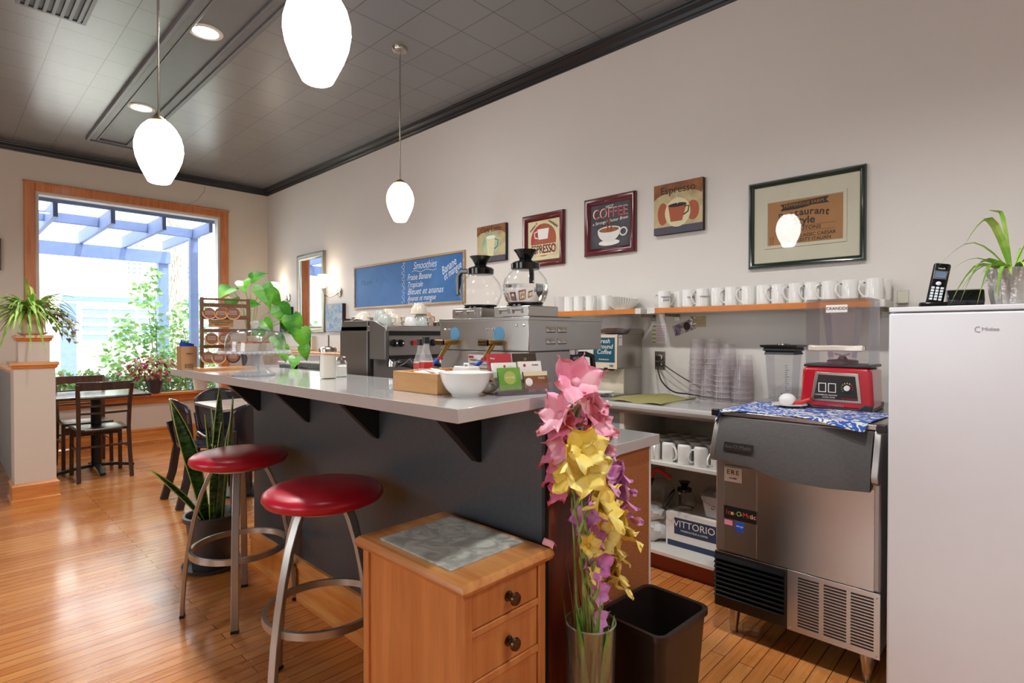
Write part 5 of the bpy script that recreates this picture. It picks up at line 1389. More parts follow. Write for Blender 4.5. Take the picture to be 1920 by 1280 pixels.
# mirror and two sconces, two little paintings
t = frame_pic('wall_mirror', 'tall narrow mirror in a champagne silver frame between two wall lamps', 6.490, 1.818, .70, .975, [(0, 0), (0, .03), (.012, .036), (.03, .030), (.05, .034), (.075, .016)], 'silverframe')
poly('mirror_glass', rect(0, 0, .57, .845), 'mirror', t, .012)
def sconce(y, label):
    t = on_wall('wall_sconce', label, 'wall lamp', y, 1.79, 'wall sconces beside the mirror')
    g = G().lathe([(.0001, 0), (.055, 0), (.052, -.012), (.03, -.02), (.0001, -.022)], (0, 0, 0), 28, axis='y'); ob('wall_plate', g, 'nickel', t)
    g = G().tube([(0, -.02, 0), (-.03, -.05, -.035), (-.08, -.09, -.055), (-.13, -.12, -.03), (-.15, -.13, .03), (-.15, -.13, .06)], .0065, 8); ob('arm', g, 'nickel', t)
    g = G().lathe([(.0001, .05), (.022, .055), (.048, .10), (.062, .15), (.060, .19), (.052, .205), (.046, .205), (.056, .185), (.057, .15), (.043, .105), (.0001, .062)], (-.15, -.13, 0), 28); ob('glass_shade', g, 'sconce', t, ang=70)
    return t
sconce(7.14, 'wall sconce with a lit frosted glass cup, left of the mirror near the corner')
sconce(5.81, 'wall sconce with a lit frosted glass cup, right of the mirror')
t = canvas('small_painting', 'narrow dark canvas of purple and blue dancing figures beneath the left sconce', 7.17, 1.50, .315, .335, .04, None)
poly('artwork', rect(0, 0, .313, .333), 'dancer_art', t, .0402)
g = G()
for k, (x, a) in enumerate(((-.02, .3), (.03, -.2), (.0, .6))): g.tube([(x + .04 * math.sin(a + q * .9), -.042, .13 - .045 * q) for q in range(7)], .006, 5)
ob('artwork', g, 'chalk', t)
g = G()
for k in range(3): g.tube([(-.05 + .05 * k + .03 * math.sin(1 + q * .8 + k), -.0425, .10 - .035 * q) for q in range(6)], .006, 5)
ob('artwork', g, 'red_ink', t)
t = canvas('small_painting', 'pale blue and beige canvas beneath the right sconce, beside the chalkboard', 5.875, 1.502, .385, .315, .045, None)
poly('artwork', rect(0, 0, .383, .313), 'blue_art', t, .0452)
t = on_wall('photo_frame', 'small cream box frame standing on the ledge under the mirror', 'frame', 6.49, 1.205)
g = G().rectsweep(.17, .17, [(0, -.0), (0, .05), (.028, .05), (.030, .012)]); ob('frame', g, 'mat_cream', t); poly('artwork', rect(0, 0, .115, .115), 'ink', t, .010)
t.location.z = 1.205
# wainscot ledge, side cabinet and menus
g = G().box(3.03, XR, 4.95, 7.60, 1.085, 1.115); g.box(3.06, XR, 4.97, 7.58, 1.055, 1.085)
tag(ob('wall_ledge', g, 'trimwood_y', bev=.006), 'orange wood ledge along the right wall below the mirror', 'ledge')
t = thing('side_cabinet', 'white-topped sideboard under the wood ledge behind the bar', 'cabinet', (0, 0, 0))
g = G().box(2.62, XR - .01, 4.95, 6.95, 0, .90); ob('body', g, 'trimwood_z', t)
g = G().box(2.58, XR - .005, 4.93, 6.97, .90, .93); ob('top', g, 'white', t, bev=.004)
def flat(nm, label, cat, x, y, z, w, d, h, mat, a=0.0, group=None):
    g = G().box(-w / 2, w / 2, -d / 2, d / 2, 0, h); o = ob(nm, g, mat, None, bev=.002, loc=(x, y, z), rot=(0, 0, a)); return tag(o, label, cat, group)
for k in range(4): flat('menu_folder', 'black menu folder, ' + ('bottom', 'second', 'third', 'top')[k] + ' of the stack on the sideboard', 'menu', 2.80, 5.42 + .01 * (k % 2), .9305 + .0185 * k, .26, .62 - .03 * k, .018, 'blackgloss', .02 * (k % 3 - 1), 'black menus on the sideboard')
flat('menu_folder', 'black binder lying flat on the sideboard to the left of the menu stack', 'menu', 2.78, 6.0, .9305, .22, .30, .045, 'blackgloss', .1)
for k in range(3): flat('paper_sheet', 'white papers fanned on the sideboard, ' + ('lowest', 'middle', 'topmost')[k] + ' sheaf', 'paper', 2.80, 6.02 + .03 * k, .977 + .0105 * k, .20, .30, .010, 'paper', .15 * k, 'papers on the sideboard')
flat('serving_tray', 'pale grey tray resting on the black menus', 'tray', 2.82, 5.42, 1.006, .24, .50, .014, 'offwhite', 0)
# ------------------------------------------------------------------ wall shelves with mugs
ZS = 1.464
def shelf(y0, y1, label):
    t = thing('wall_shelf', label, 'shelf', (0, 0, 0))
    g = G().box(3.02, XR, y0, y1, ZS - .032, ZS); ob('board', g, 'offwhite', t)
    g = G().box(3.014, 3.02, y0 + .04, y1 - .04, ZS - .031, ZS - .001); ob('front_edge', g, 'shelfwood', t)
    for y in (y0 + .03, y1 - .03):
        g = G().box(3.012, 3.04, y - .028, y + .012, ZS - .034, ZS + .002); ob('end_clip', g, 'offwhite', t, bev=.002)
    for y in (y0 + .03, y1 - .10):
        g = G().box(3.05, XR, y - .003, y + .003, ZS - .05, ZS - .033); g.box(XR - .003, XR, y - .017, y + .017, ZS - .075, ZS - .033); br = ob('bracket', g, 'silverframe', t)
    return t
shelf(.515, 1.744, 'long orange-edged wall shelf carrying the row of white mugs')
shelf(1.78, 2.60, 'shorter orange-edged wall shelf behind the coffee grinder')
g = G().box(XR - .003, XR, .455, .50, ZS - .01, ZS + .05); g.box(XR - .05, XR, .455, .50, ZS - .013, ZS - .008)
tag(ob('wall_bracket', g, 'silverframe', None, bev=.001), 'bare metal angle bracket screwed to the wall right of the mug shelf', 'bracket')
def mug_proto():
    pass
MUG = None
MUG_USED = False
PRINTS = []
def mug(x, y, z, a, label, group, flip=False, print_=None, s=1.0, mat='ceramic'):
    global MUG, MUG_USED
    if MUG is None:
        t = thing('mug', label, 'mug', (x, y, z), a, group=group)
        pf = [(.0001, 0), (.034, 0), (.038, .004), (.0405, .012), (.0405, .098), (.0395, .100), (.0375, .098), (.037, .012), (.0001, .007)]
        g = G().lathe(pf, (0, 0, 0), 32); ob('body', g, 'ceramic', t, ang=50)
        g = G().bar([(.038, 0, .082), (.052, 0, .086), (.066, 0, .076), (.070, 0, .055), (.062, 0, .034), (.050, 0, .020), (.038, 0, .020)], .0035, .006, side=(1, 0, 0)); ob('handle', g, 'ceramic', t, bev=.0015)
        MUG = t
    if False: pass
    if MUG_USED:
        r = dup(MUG, (x, y, z), a, label, group)
    else:
        r = MUG; MUG_USED = True
    r.rotation_euler = (PI if flip else 0, 0, a)
    if flip: r.location = (x, y, z + .1021)
    r.scale = (s * .92, s * .92, s * 1.02)
    if print_: PRINTS.append((r, a, print_))
    return r
GR = 'white mugs on the long wall shelf'
ys = (1.657, 1.5, 1.415, 1.324, 1.245, 1.154, 1.073, .997, .913, .836, .758, .67, .569)
yb = (1.715, 1.605, 1.411, .642, .553)
aa = [-.55, -.5, 2.3, -.9, 2.1, 2.2, -1.4, 2.2, 2.2, 2.2, 2.1, 2.2, 2.0]
for i, y in enumerate(ys):
    extra = {0: 'printed in blue', 1: 'printed with small black words', 2: 'with a black printed name'}.get(i, 'plain')
    pr = {0: [('MAISON', .012, .017, 'navy'), ('SOUP', -.006, .017, 'navy')], 1: [('COFFEE', .004, .014, 'ink')], 2: [('COFFEECO', .004, .013, 'ink')]}.get(i)
    mug(3.075, y, ZS + .0005, aa[i], 'white mug, ' + extra + ', ' + ORD[i] + ' from left in the long shelf front row', GR, print_=pr, s=1.0)
for i, y in enumerate(yb): mug(3.168, y, ZS + .0005, 2.4, 'white mug in the back row of the long shelf, ' + ORD[i] + ' from the left', GR)
for i, (x, y) in enumerate(((3.09, 2.395), (3.08, 2.305), (3.09, 2.21), (3.15, 2.13))):
    mug(x, y, ZS + .0005, (2.4, -1.0, -2.2, .2)[i] if i != 0 else -1.2, 'white mug, ' + ORD[i] + ' from the left on the shorter shelf behind the brewer', 'mugs on the shorter shelf')
t = thing('drinking_glass', 'clear drinking glass at the left end of the shorter shelf', 'glass', (3.09, 2.49, ZS))
g = G().lathe([(.0001, 0), (.030, 0), (.036, .11), (.034, .11), (.028, .006), (.0001, .006)], (0, 0, 0), 24); ob('body', g, 'cupglass', t)
# fluted coffee filters
for k in range(3):
    g = G(); N = 72
    v = []
    for r_, z_ in ((.0001, 0), (.048, 0), (.075, .026), (.092, .050)):
        for q in range(N):
            rr_ = r_ + (.006 * (1 if q % 2 else -1) * (r_ / .09) if r_ > .05 else 0); a = 2 * PI * q / N
            v.append((rr_ * math.cos(a), rr_ * math.sin(a), z_ + .006 * math.sin(a * 2 + k) * (r_ > .06)))
    f = [(i * N + q, i * N + (q + 1) % N, (i + 1) * N + (q + 1) % N, (i + 1) * N + q) for i in range(3) for q in range(N)]
    g.add(v, f)
    tag(ob('coffee_filter', g, 'paper', None, loc=(3.10, 1.965, ZS + .002 + .012 * k), solid=.0008, smooth=False), ('lowest', 'middle', 'topmost')[k] + ' fluted paper coffee filter in the pile on the shorter shelf', 'coffee filter', 'coffee filters')
# note, banknotes, outlet and plugs
t = on_wall('wall_note', 'handwritten note with green highlights taped to the wall above the outlet', 'note', 1.770, 1.310)
g = G().box(-.05, .05, -.001, 0, -.065, .065); ob('sheet', g, 'paper', t)
for k in range(7): text('lettering', 'call list cafe', 'pet_mauve', t, (.01, -.0014, .048 - .015 * k), .014, shear=.3)
for k in range(5):
    g = G().box(-.048, -.022, -.0013, -.001, .042 - .026 * k, .052 - .026 * k); ob('highlight', g, 'leaf_edge', t)
M['billpurple'] = two_tone('purple_banknote', '6e5a7c', 'c8b8b4', 30, .4, .6, .8)
t = on_wall('banknote', 'purple ten dollar banknote stuck to the wall under the shelf', 'banknote', 1.600, 1.348)
g = G().box(-.072, .072, -.001, 0, -.034, .034); ob('note', g, 'billpurple', t); text('lettering', '10', 'navy', t, (-.045, -.0015, -.012), .034); poly('portrait', ell(.02, .0, .022, .026), 'ink', t, .0012, .0004)
t.rotation_euler = (0, -math.radians(20), 0); t.rotation_euler = (Matrix.Rotation(RW, 4, 'Z') @ Matrix.Rotation(math.radians(-20), 4, 'Y')).to_euler()
t = on_wall('banknote', 'tan banknote overlapping behind the purple one on the wall', 'banknote', 1.508, 1.382)
g = G().box(-.05, .05, -.0008, 0, -.034, .034); ob('note', g, 'tan_art', t)
g = G()
for k in range(8): g.ball((-.03 + R.uniform(-.02, .02), -.002, R.uniform(-.02, .03)), .006, 6, squash=(1, .3, 1))
ob('foil_sticker', g, 'chrome', t)
t = on_wall('wall_outlet', 'metal wall outlet above the counter with two black plugs in it', 'outlet', 1.762, 1.138)
g = G().box(-.037, .037, -.005, 0, -.058, .058); ob('cover_plate', g, 'nickel', t, bev=.002)
for z in (.02, -.02):
    g = G().lathe([(.0001, 0), (.017, 0), (.017, -.002), (.0001, -.002)], (0, -.005, z), 20, axis='y'); ob('socket', g, 'offwhite', t)
def cord(label, pts, r=.0035, plug=True):
    t = thing('power_cord', label, 'power cord', (0, 0, 0), group='black power cords')
    P = [Vector(p) for p in pts]; Q = []
    for i in range(len(P) - 1):
        p0, p1, p2, p3 = P[max(i - 1, 0)], P[i], P[i + 1], P[min(i + 2, len(P) - 1)]
        for k in range(6):
            u = k / 6; Q.append(.5 * ((2 * p1) + (-p0 + p2) * u + (2 * p0 - 5 * p1 + 4 * p2 - p3) * u * u + (-p0 + 3 * p1 - 3 * p2 + p3) * u ** 3))
    Q.append(P[-1])
    g = G().tube(Q, r, 8); ob('cable', g, 'blackplastic', t)
    if plug:
        p = P[0]; g = G().box(p.x - .012, p.x + .018, p.y - .012, p.y + .012, p.z - .02, p.z + .012); ob('plug', g, 'blackplastic', t, bev=.004)
    return t
cord('upper black cord running from the outlet to behind the plastic cups', [(3.195, 1.765, 1.158), (3.165, 1.74, 1.14), (3.15, 1.66, 1.09), (3.15, 1.55, 1.03), (3.17, 1.47, .985), (3.18, 1.36, .93)])
cord('lower black cord drooping from the outlet to the counter', [(3.195, 1.765, 1.118), (3.16, 1.745, 1.08), (3.13, 1.70, 1.01), (3.12, 1.62, .955), (3.13, 1.52, .945), (3.16, 1.40, .93)], .0045)
cord('black cord lying between the brewer and the coffee grinder', [(2.93, 2.06, .99), (2.88, 2.15, .955), (2.84, 2.26, .965), (2.78, 2.42, 1.02), (2.70, 2.56, 1.05)], .0045, False)

# ------------------------------------------------------------------ back counter with open shelving
t = thing('back_counter', 'white back counter with open shelves under a grey laminate worktop', 'counter', (0, 0, 0))
g = G()
prof = [(2.70, .880), (2.672, .880), (2.662, .888), (2.658, .900), (2.662, .913), (2.674, .920), (XR, .920), (XR, .880)]
g.prism(prof, 'xz', 1.045, 3.3); ob('worktop', g, 'laminate', t, ang=30)
g = G().box(2.70, 2.72, 1.05, 3.3, .862, .880); ob('front_lip', g, 'laminate_edge', t)
g = G()
g.box(XR - .02, XR, 1.05, 3.3, .07, .88); g.box(2.72, XR - .02, 1.045, 1.06, .07, .88); g.box(2.72, XR - .02, 1.715, 1.745, .07, .88); g.box(2.72, XR - .02, 3.28, 3.3, .07, .88)
ob('carcass', g, 'offwhite', t)
g = G().box(2.715, XR - .02, 1.06, 1.715, .592, .612); ob('shelf', g, 'offwhite', t, bev=.002)
g = G().box(2.715, XR - .02, 1.06, 3.28, .105, .125); ob('shelf', g, 'offwhite', t, bev=.002)
g = G().box(2.72, 2.735, 1.745, 3.28, .125, .862); ob('door', g, 'greyblue', t, bev=.003)
g = G().box(2.777, 2.80, 1.05, 3.28, 0, .105); ob('toe_kick', g, 'redkick', t)
# upside-down mugs on the inner shelf
k = 0
for row, x in enumerate((2.775, 2.865, 2.955, 3.045)):
    for j in range(6):
        y = 1.648 - .092 * j - .02 * row
        if y < 1.10: continue
        mug(x, y, .6125, (2.4, -2.6, -2.0, .3, 2.0, 2.6)[(j + row) % 6], 'upturned white mug under the counter, ' + ORD[j] + ' from the left in the ' + ('front', 'second', 'third', 'back')[row] + ' row', 'upturned mugs under the counter', flip=True)
for r, a, pr_ in PRINTS:
    for (s_, dz, sz, mt) in pr_:
        text('lettering', s_, mt, r, (.0412 * math.cos(-PI * .75 - a), .0412 * math.sin(-PI * .75 - a), .05 + dz), sz, rot=(PI / 2, 0, -PI / 4 - a))
# lower shelf contents
cf_ = carafe(2.88, 1.425, .335, 'small black-topped coffee carafe standing in the printed box under the counter', False, group='carafes under the counter', a=math.radians(100))
cf_.scale = (.75, .75, .75)
o = carafe(2.93, 1.585, .315, 'glass carafe with a red handle lying tilted on the plastic bags', False, hmat='redhandle', group='carafes under the counter', a=.4)
o.rotation_euler = (Matrix.Rotation(math.radians(10), 4, 'Z') @ Matrix.Rotation(math.radians(-62), 4, 'X') @ Matrix.Rotation(PI, 4, 'Z')).to_euler(); o.location = (2.84, 1.495, .378)
t = thing('cardboard_box', 'white cardboard box with navy panels printed VITTORIO under the counter', 'box', (2.96, 1.325, .1255))
g = G(); x0, x1, y0, y1 = -.13, .12, -.185, .185
for b_ in ((x0, x0 + .004, y0, y1), (x1 - .004, x1, y0, y1), (x0 + .004, x1 - .004, y0, y0 + .004), (x0 + .004, x1 - .004, y1 - .004, y1)): g.box(*b_, 0, .19)
g.box(x0 + .004, x1 - .004, y0 + .004, y1 - .004, 0, .004); g.box(x0 + .01, x1 - .01, y0 + .01, y1 - .01, .004, .188)
ob('carton', g, 'paper', t, smooth=False)
g = G().box(x0 - .0006, x0, y0 + .02, y1 - .05, .075, .165); g.box(x0 - .0006, x0, y0, y1 - .01, .005, .036); ob('printed_panel', g, 'navy', t)
text('lettering', 'VITTORIO', 'white_ink', t, (x0 - .0012, .02, .132), .052, rot=(PI / 2, 0, RW)); text('lettering', 'TORREFACTEUR & COFFEE', 'white_ink', t, (x0 - .0012, .02, .098), .013, rot=(PI / 2, 0, RW))
t = thing('plastic_tub', 'white lidded plastic tub marked Decaf standing on the printed box', 'tub', (2.95, 1.245, .3165), 0)
g = G().rbox(-.085, .085, -.085, .085, 0, .115, .03, 5, taper=(.015, .015)); ob('body', g, 'white', t)
g = G().rbox(-.092, .092, -.092, .092, .115, .128, .035, 5); g.rbox(-.075, .075, -.075, .075, .128, .145, .05, 5, taper=(-.008, -.008)); ob('lid', g, 'polycarb', t)
g = G().tube([(-.088, .07, .11), (-.10, .05, .085), (-.105, .0, .07), (-.10, -.05, .06)], .006, 8); ob('handle', g, 'white', t)
text('lettering', 'Decaf', 'ink', t, (-.0845, -.015, .06), .032, rot=(PI / 2, 0, RW), shear=.2)
def bag(x, y, z, s, label):
    g = G().ball((0, 0, 0), 1, 28)
    for i, (a, b, c_) in enumerate(g.v):
        nz = .08 * math.sin(a * 9 + c_ * 7) + .07 * math.sin(b * 11 + a * 5)
        g.v[i] = (a * s[0] * (1 + nz), b * s[1] * (1 + nz), max(c_, -.75) * s[2] * (1 + nz))
    tag(ob('plastic_bag', g, 'silkwhite', None, loc=(x, y, z)), label, 'bag', 'white plastic bags')
M['silkwhite'] = plain('thin_white_plastic', 'e2e0e0', .3, var=.05, nscale=30, bmp=.8)
bag(2.88, 1.605, .18, (.09, .085, .065), 'lower white plastic bag at the left of the bottom shelf')
bag(2.89, 1.615, .275, (.085, .075, .05), 'upper white plastic bag under the tilted carafe')

# ------------------------------------------------------------------ coffee grinder, plate, cloth, stacks of plastic cups, blender jug
t = thing('coffee_grinder', 'tall coffee grinder with bean hopper and teal Fresh Ground Coffee sign', 'grinder', (0, 0, 0))
gx0, gx1, gy0, gy1 = 2.90, 3.19, 1.876, 2.06
g = G().box(gx0, gx1, gy0, gy1, 1.095, 1.305); g.box(gx0 + .075, gx1, gy0, gy1, .92, 1.095); g.prism([(gx0 + .12, 1.305), (gx1, 1.305), (gx1, 1.34), (gx0 + .16, 1.34)], 'xz', gy0, gy1)
ob('housing', g, 'steel_z', t, bev=.003)
g = G().box(gx0 - .04, gx0 + .08, gy0 + .0, gy1 + .05, .92, .934); ob('base_tray', g, 'steel', t, bev=.002)
g = G().box(gx0 - .003, gx0, gy0 + .002, gy1, 1.09, 1.30); ob('front_plate', g, 'mat_cream', t, bev=.002)
g = G().box(gx0 + .068, gx0 + .075, gy0 + .0, gy1, .935, 1.09); ob('lower_panel', g, 'mat_cream', t)
sg = G().rbox(-.078, .078, -.0008, .0, -.078, .078, .0001, 1); sg = G().box(gx0 - .0045, gx0 - .003, gy0 + .018, gy1 - .006, 1.13, 1.285); sg = ob('sign', sg, 'signteal', t, bev=.001)
for s_, z in (('Fresh', 1.262), ('Ground', 1.228), ('Coffee', 1.194)): text('lettering', s_, 'white_ink', sg, (gx0 - .0052, (gy0 + gy1) / 2 + .005, z), .040, rot=(PI / 2, 0, RW), shear=.2)
text('lettering', 'Grindmaster', 'white_ink', sg, (gx0 - .0052, (gy0 + gy1) / 2 + .005, 1.148), .015, rot=(PI / 2, 0, RW))
g = G().box(gx0 - .006, gx0 - .003, gy0 + .03, gy0 + .055, 1.105, 1.117); ob('switch', g, 'chrome', t, bev=.001)
g = G().lathe([(.0001, 1.078), (.034, 1.078), (.038, 1.092), (.038, 1.097), (.0001, 1.097)], (gx0 + .032, 1.96, 0), 24); ob('chute', g, 'black', t)
g = G().box(gx0 + .0, gx0 + .07, 1.95, 1.97, 1.085, 1.095); g.box(gx0 + .02, gx0 + .05, 2.0, 2.13, 1.085, 1.094); ob('bag_clamp', g, 'black', t)
g = G()
g.lathe([(.118, 1.31), (.124, 1.42), (.121, 1.42), (.113, 1.312)], (gx0 + .10, 1.968, 0), 4, a0=PI / 4, capends=False); g.lathe([(.0001, 1.31), (.113, 1.31)], (gx0 + .10, 1.968, 0), 4, a0=PI / 4, capends=False)
ob('hopper', g, 'polycarb', t, smooth=False)
g = G().lathe([(.0001, 1.426), (.13, 1.422), (.13, 1.418), (.0001, 1.418)], (gx0 + .10, 1.968, 0), 4, a0=PI / 4); ob('hopper_lid', g, 'polycarb', t, smooth=False)
g = G().lathe([(.0001, 1.312), (.108, 1.312), (.111, 1.328), (.05, 1.345), (.0001, 1.338)], (gx0 + .10, 1.968, 0), 4, a0=PI / 4); ob('beans', g, 'beans', t)
g = G().box(gx0 + .01, gx0 + .05, gy0 - .001, gy0, 1.235, 1.30); lb = ob('warning_sticker', g, 'paper', t); text('lettering', 'NOTICE', 'red_ink', lb, (gx0 + .03, gy0 - .0015, 1.285), .008)
g = G().lathe([(.0001, 0), (.04, 0), (.078, .010), (.08, .013), (.04, .004), (.0001, .004)], (0, 0, 0), 36); tag(ob('plate', g, 'ceramic', None, loc=(2.868, 1.975, .9345)), 'small white plate on the tray at the foot of the coffee grinder', 'plate')
def cloth(u, v):
    x = 2.70 + .42 * v + .02 * math.sin(u * 3); y = 1.80 - .33 * u + .03 * math.sin(v * 3)
    return (x, y, .9225 + .004 * (1 + math.sin(u * 9 + v * 4)) + .012 * max(0, v - .7) * (1 + math.sin(u * 6)))
g = G().grid(cloth, 24, 20); tag(ob('dish_cloth', g, 'towelgreen', None, solid=.003), 'olive green cloth spread on the back counter beside the grinder', 'cloth')
CUP = None
def pcup(x, y, z, label, s=1.0):
    global CUP
    if CUP is None:
        g = G().lathe([(.0465, .001), (.0435, .012), (.034, .118), (.0001, .119)], (0, 0, 0), 28, capends=False, mi=0)
        g.tube([(.0465 * math.cos(2 * PI * k / 28), .0465 * math.sin(2 * PI * k / 28), .0015) for k in range(28)], .0014, 5, closed=True, mi=1)
        CUP = tag(ob('plastic_cup', g, ['cupglass', 'cuprim'], None, loc=(x, y, z)), label, 'plastic cup', 'stacked clear plastic cups'); return
    o = CUP.copy(); COL.objects.link(o); o.location = (x, y, z); o['label'] = label
STK = [(3.165, 1.488, 9, .030, 'tallest front-left stack'), (3.195, 1.392, 9, .030, 'tall stack at the back left'), (3.10, 1.392, 4, .030, 'short stack in front on the left'), (3.175, 1.29 + .01, 8, .030, 'tall stack at the back centre'),
       (3.07, 1.292, 6, .030, 'middle stack in front'), (3.175, 1.205, 6, .030, 'back right stack'), (3.08, 1.195, 4, .030, 'short stack at the right')]
for (x, y, n_, dz, nm) in STK:
    x = min(x, 3.17)
    for k in range(n_): pcup(x, y, .9208 + dz * k, 'clear plastic cup in the ' + nm + ', ' + ORD[k] + ' from the bottom')
t = thing('blender_jug', 'clear blender jug with a black lid standing left of the red blender', 'jug', (2.93, .925, .979), RW)
g = G().lathe([(.075, 0), (.078, .02), (.092, .21), (.095, .225), (.0925, .225), (.089, .21), (.075, .02), (.072, .003)], (0, 0, 0), 4, a0=PI / 4, capends=False); ob('body', g, 'polycarb', t, bev=.012)
g = G().lathe([(.0001, .0), (.075, 0), (.072, .012), (.0001, .014)], (0, 0, 0), 4, a0=PI / 4); ob('base', g, 'polycarb', t)
g = G().lathe([(.0001, .225), (.100, .225), (.092, .240), (.106, .246), (.100, .258), (.118, .262), (.122, .272), (.110, .272), (.0001, .262)], (0, 0, 0), 4, a0=PI / 4); lid = ob('lid', g, 'black', t)
g = G().lathe([(.0001, .26), (.030, .26), (.030, .278), (.0001, .28)], (0, 0, 0), 20); ob('cap', g, 'nickel', lid)
g = G()
for k in range(12): g.box(.028, .038 if k % 3 else .046, -.0665, -.065, .05 + .011 * k, .052 + .011 * k)
ob('measuring_marks', g, 'navy', t)
text('lettering', 'PAPER', 'ink', t, (.030, -.062, .03), .016)

# ------------------------------------------------------------------ ice machine
IW = .305
t = thing('ice_machine', 'stainless undercounter ice machine on legs with a slanted charcoal bin door', 'ice machine', (2.35, .713, 0), RW)
dp = .82
g = G().box(-IW, IW, 0, dp, .365, .955); ob('cabinet', g, 'steel_dull', t, bev=.008)
g = G().box(-IW + .002, IW - .002, .012, dp, .135, .365); ob('lower_cabinet', g, 'steel_dull', t)
g = G().box(-IW - .004, IW + .004, -.005, dp, .955, .975); ob('top', g, 'steel', t, bev=.003)
for s in (-1, 1):
    g = G().box(s * IW - .016, s * IW + .016, -.012, .016, .950, .978); ob('corner_cap', g, 'blackplastic', t, bev=.003)
# side cheeks and door
for s in (-1, 1):
    x0 = s * IW - (0 if s < 0 else .022)
    g = G().prism([(.0, .955), (-.004, .95), (-.062, .80), (-.058, .775), (-.045, .765), (.0, .765)], 'yz', x0, x0 + .022); ob('side_cheek', g, 'steel_dull', t, bev=.003)
N = 24; v = []; f = []
def low(u):   # lower edge of the door: dips toward the middle right
    return .775 - .045 * (1 / (1 + math.exp(-(u - .33) * 16))) + .012 * max(0, u - .75) * 4
for i in range(N + 1):
    u = i / N; x = -IW + .024 + (2 * IW - .048) * u; zl = low(u)
    for q in (0, .15, .5, .85, 1):
        z = .948 + (zl - .948) * q; y = -.006 - .060 * q - .012 * math.sin(q * PI)
        v.append((x, y, z))
    v.append((x, -.045, zl - .002)); v.append((x, .0, zl + .012))
K = 7
for i in range(N):
    for q in range(K - 1): f.append((i * K + q, i * K + q + 1, (i + 1) * K + q + 1, (i + 1) * K + q))
f.append(tuple(range(K))); f.append(tuple(N * K + q for q in range(K - 1, -1, -1)))
g = G().add(v, f); dr = ob('bin_door', g, 'doorplastic', t, ang=40)
sl = math.atan2(.060, .17)
g = G().box(-.060, .060, -.003, 0, -.018, .018); np_ = ob('name_plate', g, 'blackplastic', dr, bev=.001, loc=(-.185, -.0575, .835), rot=(-sl, 0, 0))
text('lettering', 'Ice-O-Matic', 'doorplastic', np_, (0, -.0035, 0), .022)
# front panels
g = G().box(-.265, -.128, -.006, 0, .372, .745); ob('front_strip', g, 'steel_z', t, bev=.002)
g = G().box(-.128, IW - .02, -.003, 0, .368, .74); ob('front_panel', g, 'steel', t, bev=.001)
g = G().box(-.265, -.128, -.0075, -.006, .515, .570); lb = ob('brand_label', g, 'black', t)
for i, (ch, c_) in enumerate(zip('Ice-O-Matic', ('redhandle', 'orangehandle', 'pet_yellow', 'redhandle', 'leaf_edge', 'pet_yellow', 'orangehandle', 'redhandle', 'leaf_edge', 'pet_yellow', 'pet_rose'))):
    wds = [0, .008, .019, .031, .041, .055, .065, .081, .093, .100, .106]
    text('lettering', ch, c_, lb, (-.256 + wds[i] * 1.08, -.0082, .543), .028, align='LEFT')
g = G().box(-.264, -.19, -.0075, -.006, .675, .735); lb = ob('service_sticker', g, 'paper', t); text('lettering', 'ERE', 'ink', lb, (-.227, -.008, .715), .028, space=1.3); text('lettering', '514-000', 'ink', lb, (-.227, -.008, .69), .010)
g = G().box(-.215, -.18, -.0075, -.006, .468, .508); lb = ob('energy_sticker', g, 'bluetube', t); text('lettering', 'energy', 'white_ink', lb, (-.1975, -.008, .492), .011, shear=.3)
g = G().box(-.262, -.228, -.0075, -.006, .488, .508); lb = ob('certification_mark', g, 'pet_rose', t)
# louvred grilles
g = G().box(-IW, -.012, -.008, .0, .128, .365); lv = ob('black_grille', g, 'blackplastic', t, bev=.003)
for k in range(9):
    z = .180 + .020 * k
    g = G().prism([(-.024, z - .004), (-.008, z + .008), (-.008, z + .012), (-.024, z)], 'yz', -IW + .004, -.018); ob('louvre', g, 'blackgloss', lv)
g = G(); px0, px1, pz0, pz1 = -.010, IW, .125, .365
g.box(px0, px1, -.004, .0, pz0, pz1)
gp = ob('vent_panel', g, 'steel', t, bev=.001)
for c0, c1 in ((.030, .105), (.122, .198), (.212, .285)):
    for k in range(17):
        z = .150 + .0118 * k
        g = G().box(c0, c1, -.0047, -.004, z, z + .0065); ob('vent_slot', g, 'black', gp)
for x, z in ((px0 + .012, .137), (px1 - .012, .137), (px1 - .012, .35)):
    g = G().ball((x, -.005, z), .004, 8); ob('screw', g, 'chrome', gp)
for x, y in ((-IW + .055, .07), (IW - .055, .07), (-IW + .055, dp - .07), (IW - .055, dp - .07)):
    g = G().lathe([(.028, .135), (.030, .125), (.019, .030), (.017, .028), (.017, .0), (.0001, 0)], (x, y, 0), 20); ob('leg', g, 'nickel', t)
# towel draped on the ice machine
def tw(u, v):
    x = -.30 + .56 * u; y = -.03 + .40 * v + .03 * math.sin(u * 4)
    x += .06 * v * (u > .5) * (u - .5)
    z = .9785 + .0015 * math.sin(u * 12 + v * 6) + .001
    if u < .04: z = .9785 - .045 * (1 - u / .04) * (1 if v < .6 else .2)
    if y < -.008: z -= (-.008 - y) * .6; 
    return (x, y, z)
t2 = thing('print_towel', 'blue and white printed towel spread on top of the ice machine', 'towel', (2.35, .713, 0), RW)
g = G().grid(tw, 50, 24); ob('cloth', g, 'towelblue', t2, solid=.0025)
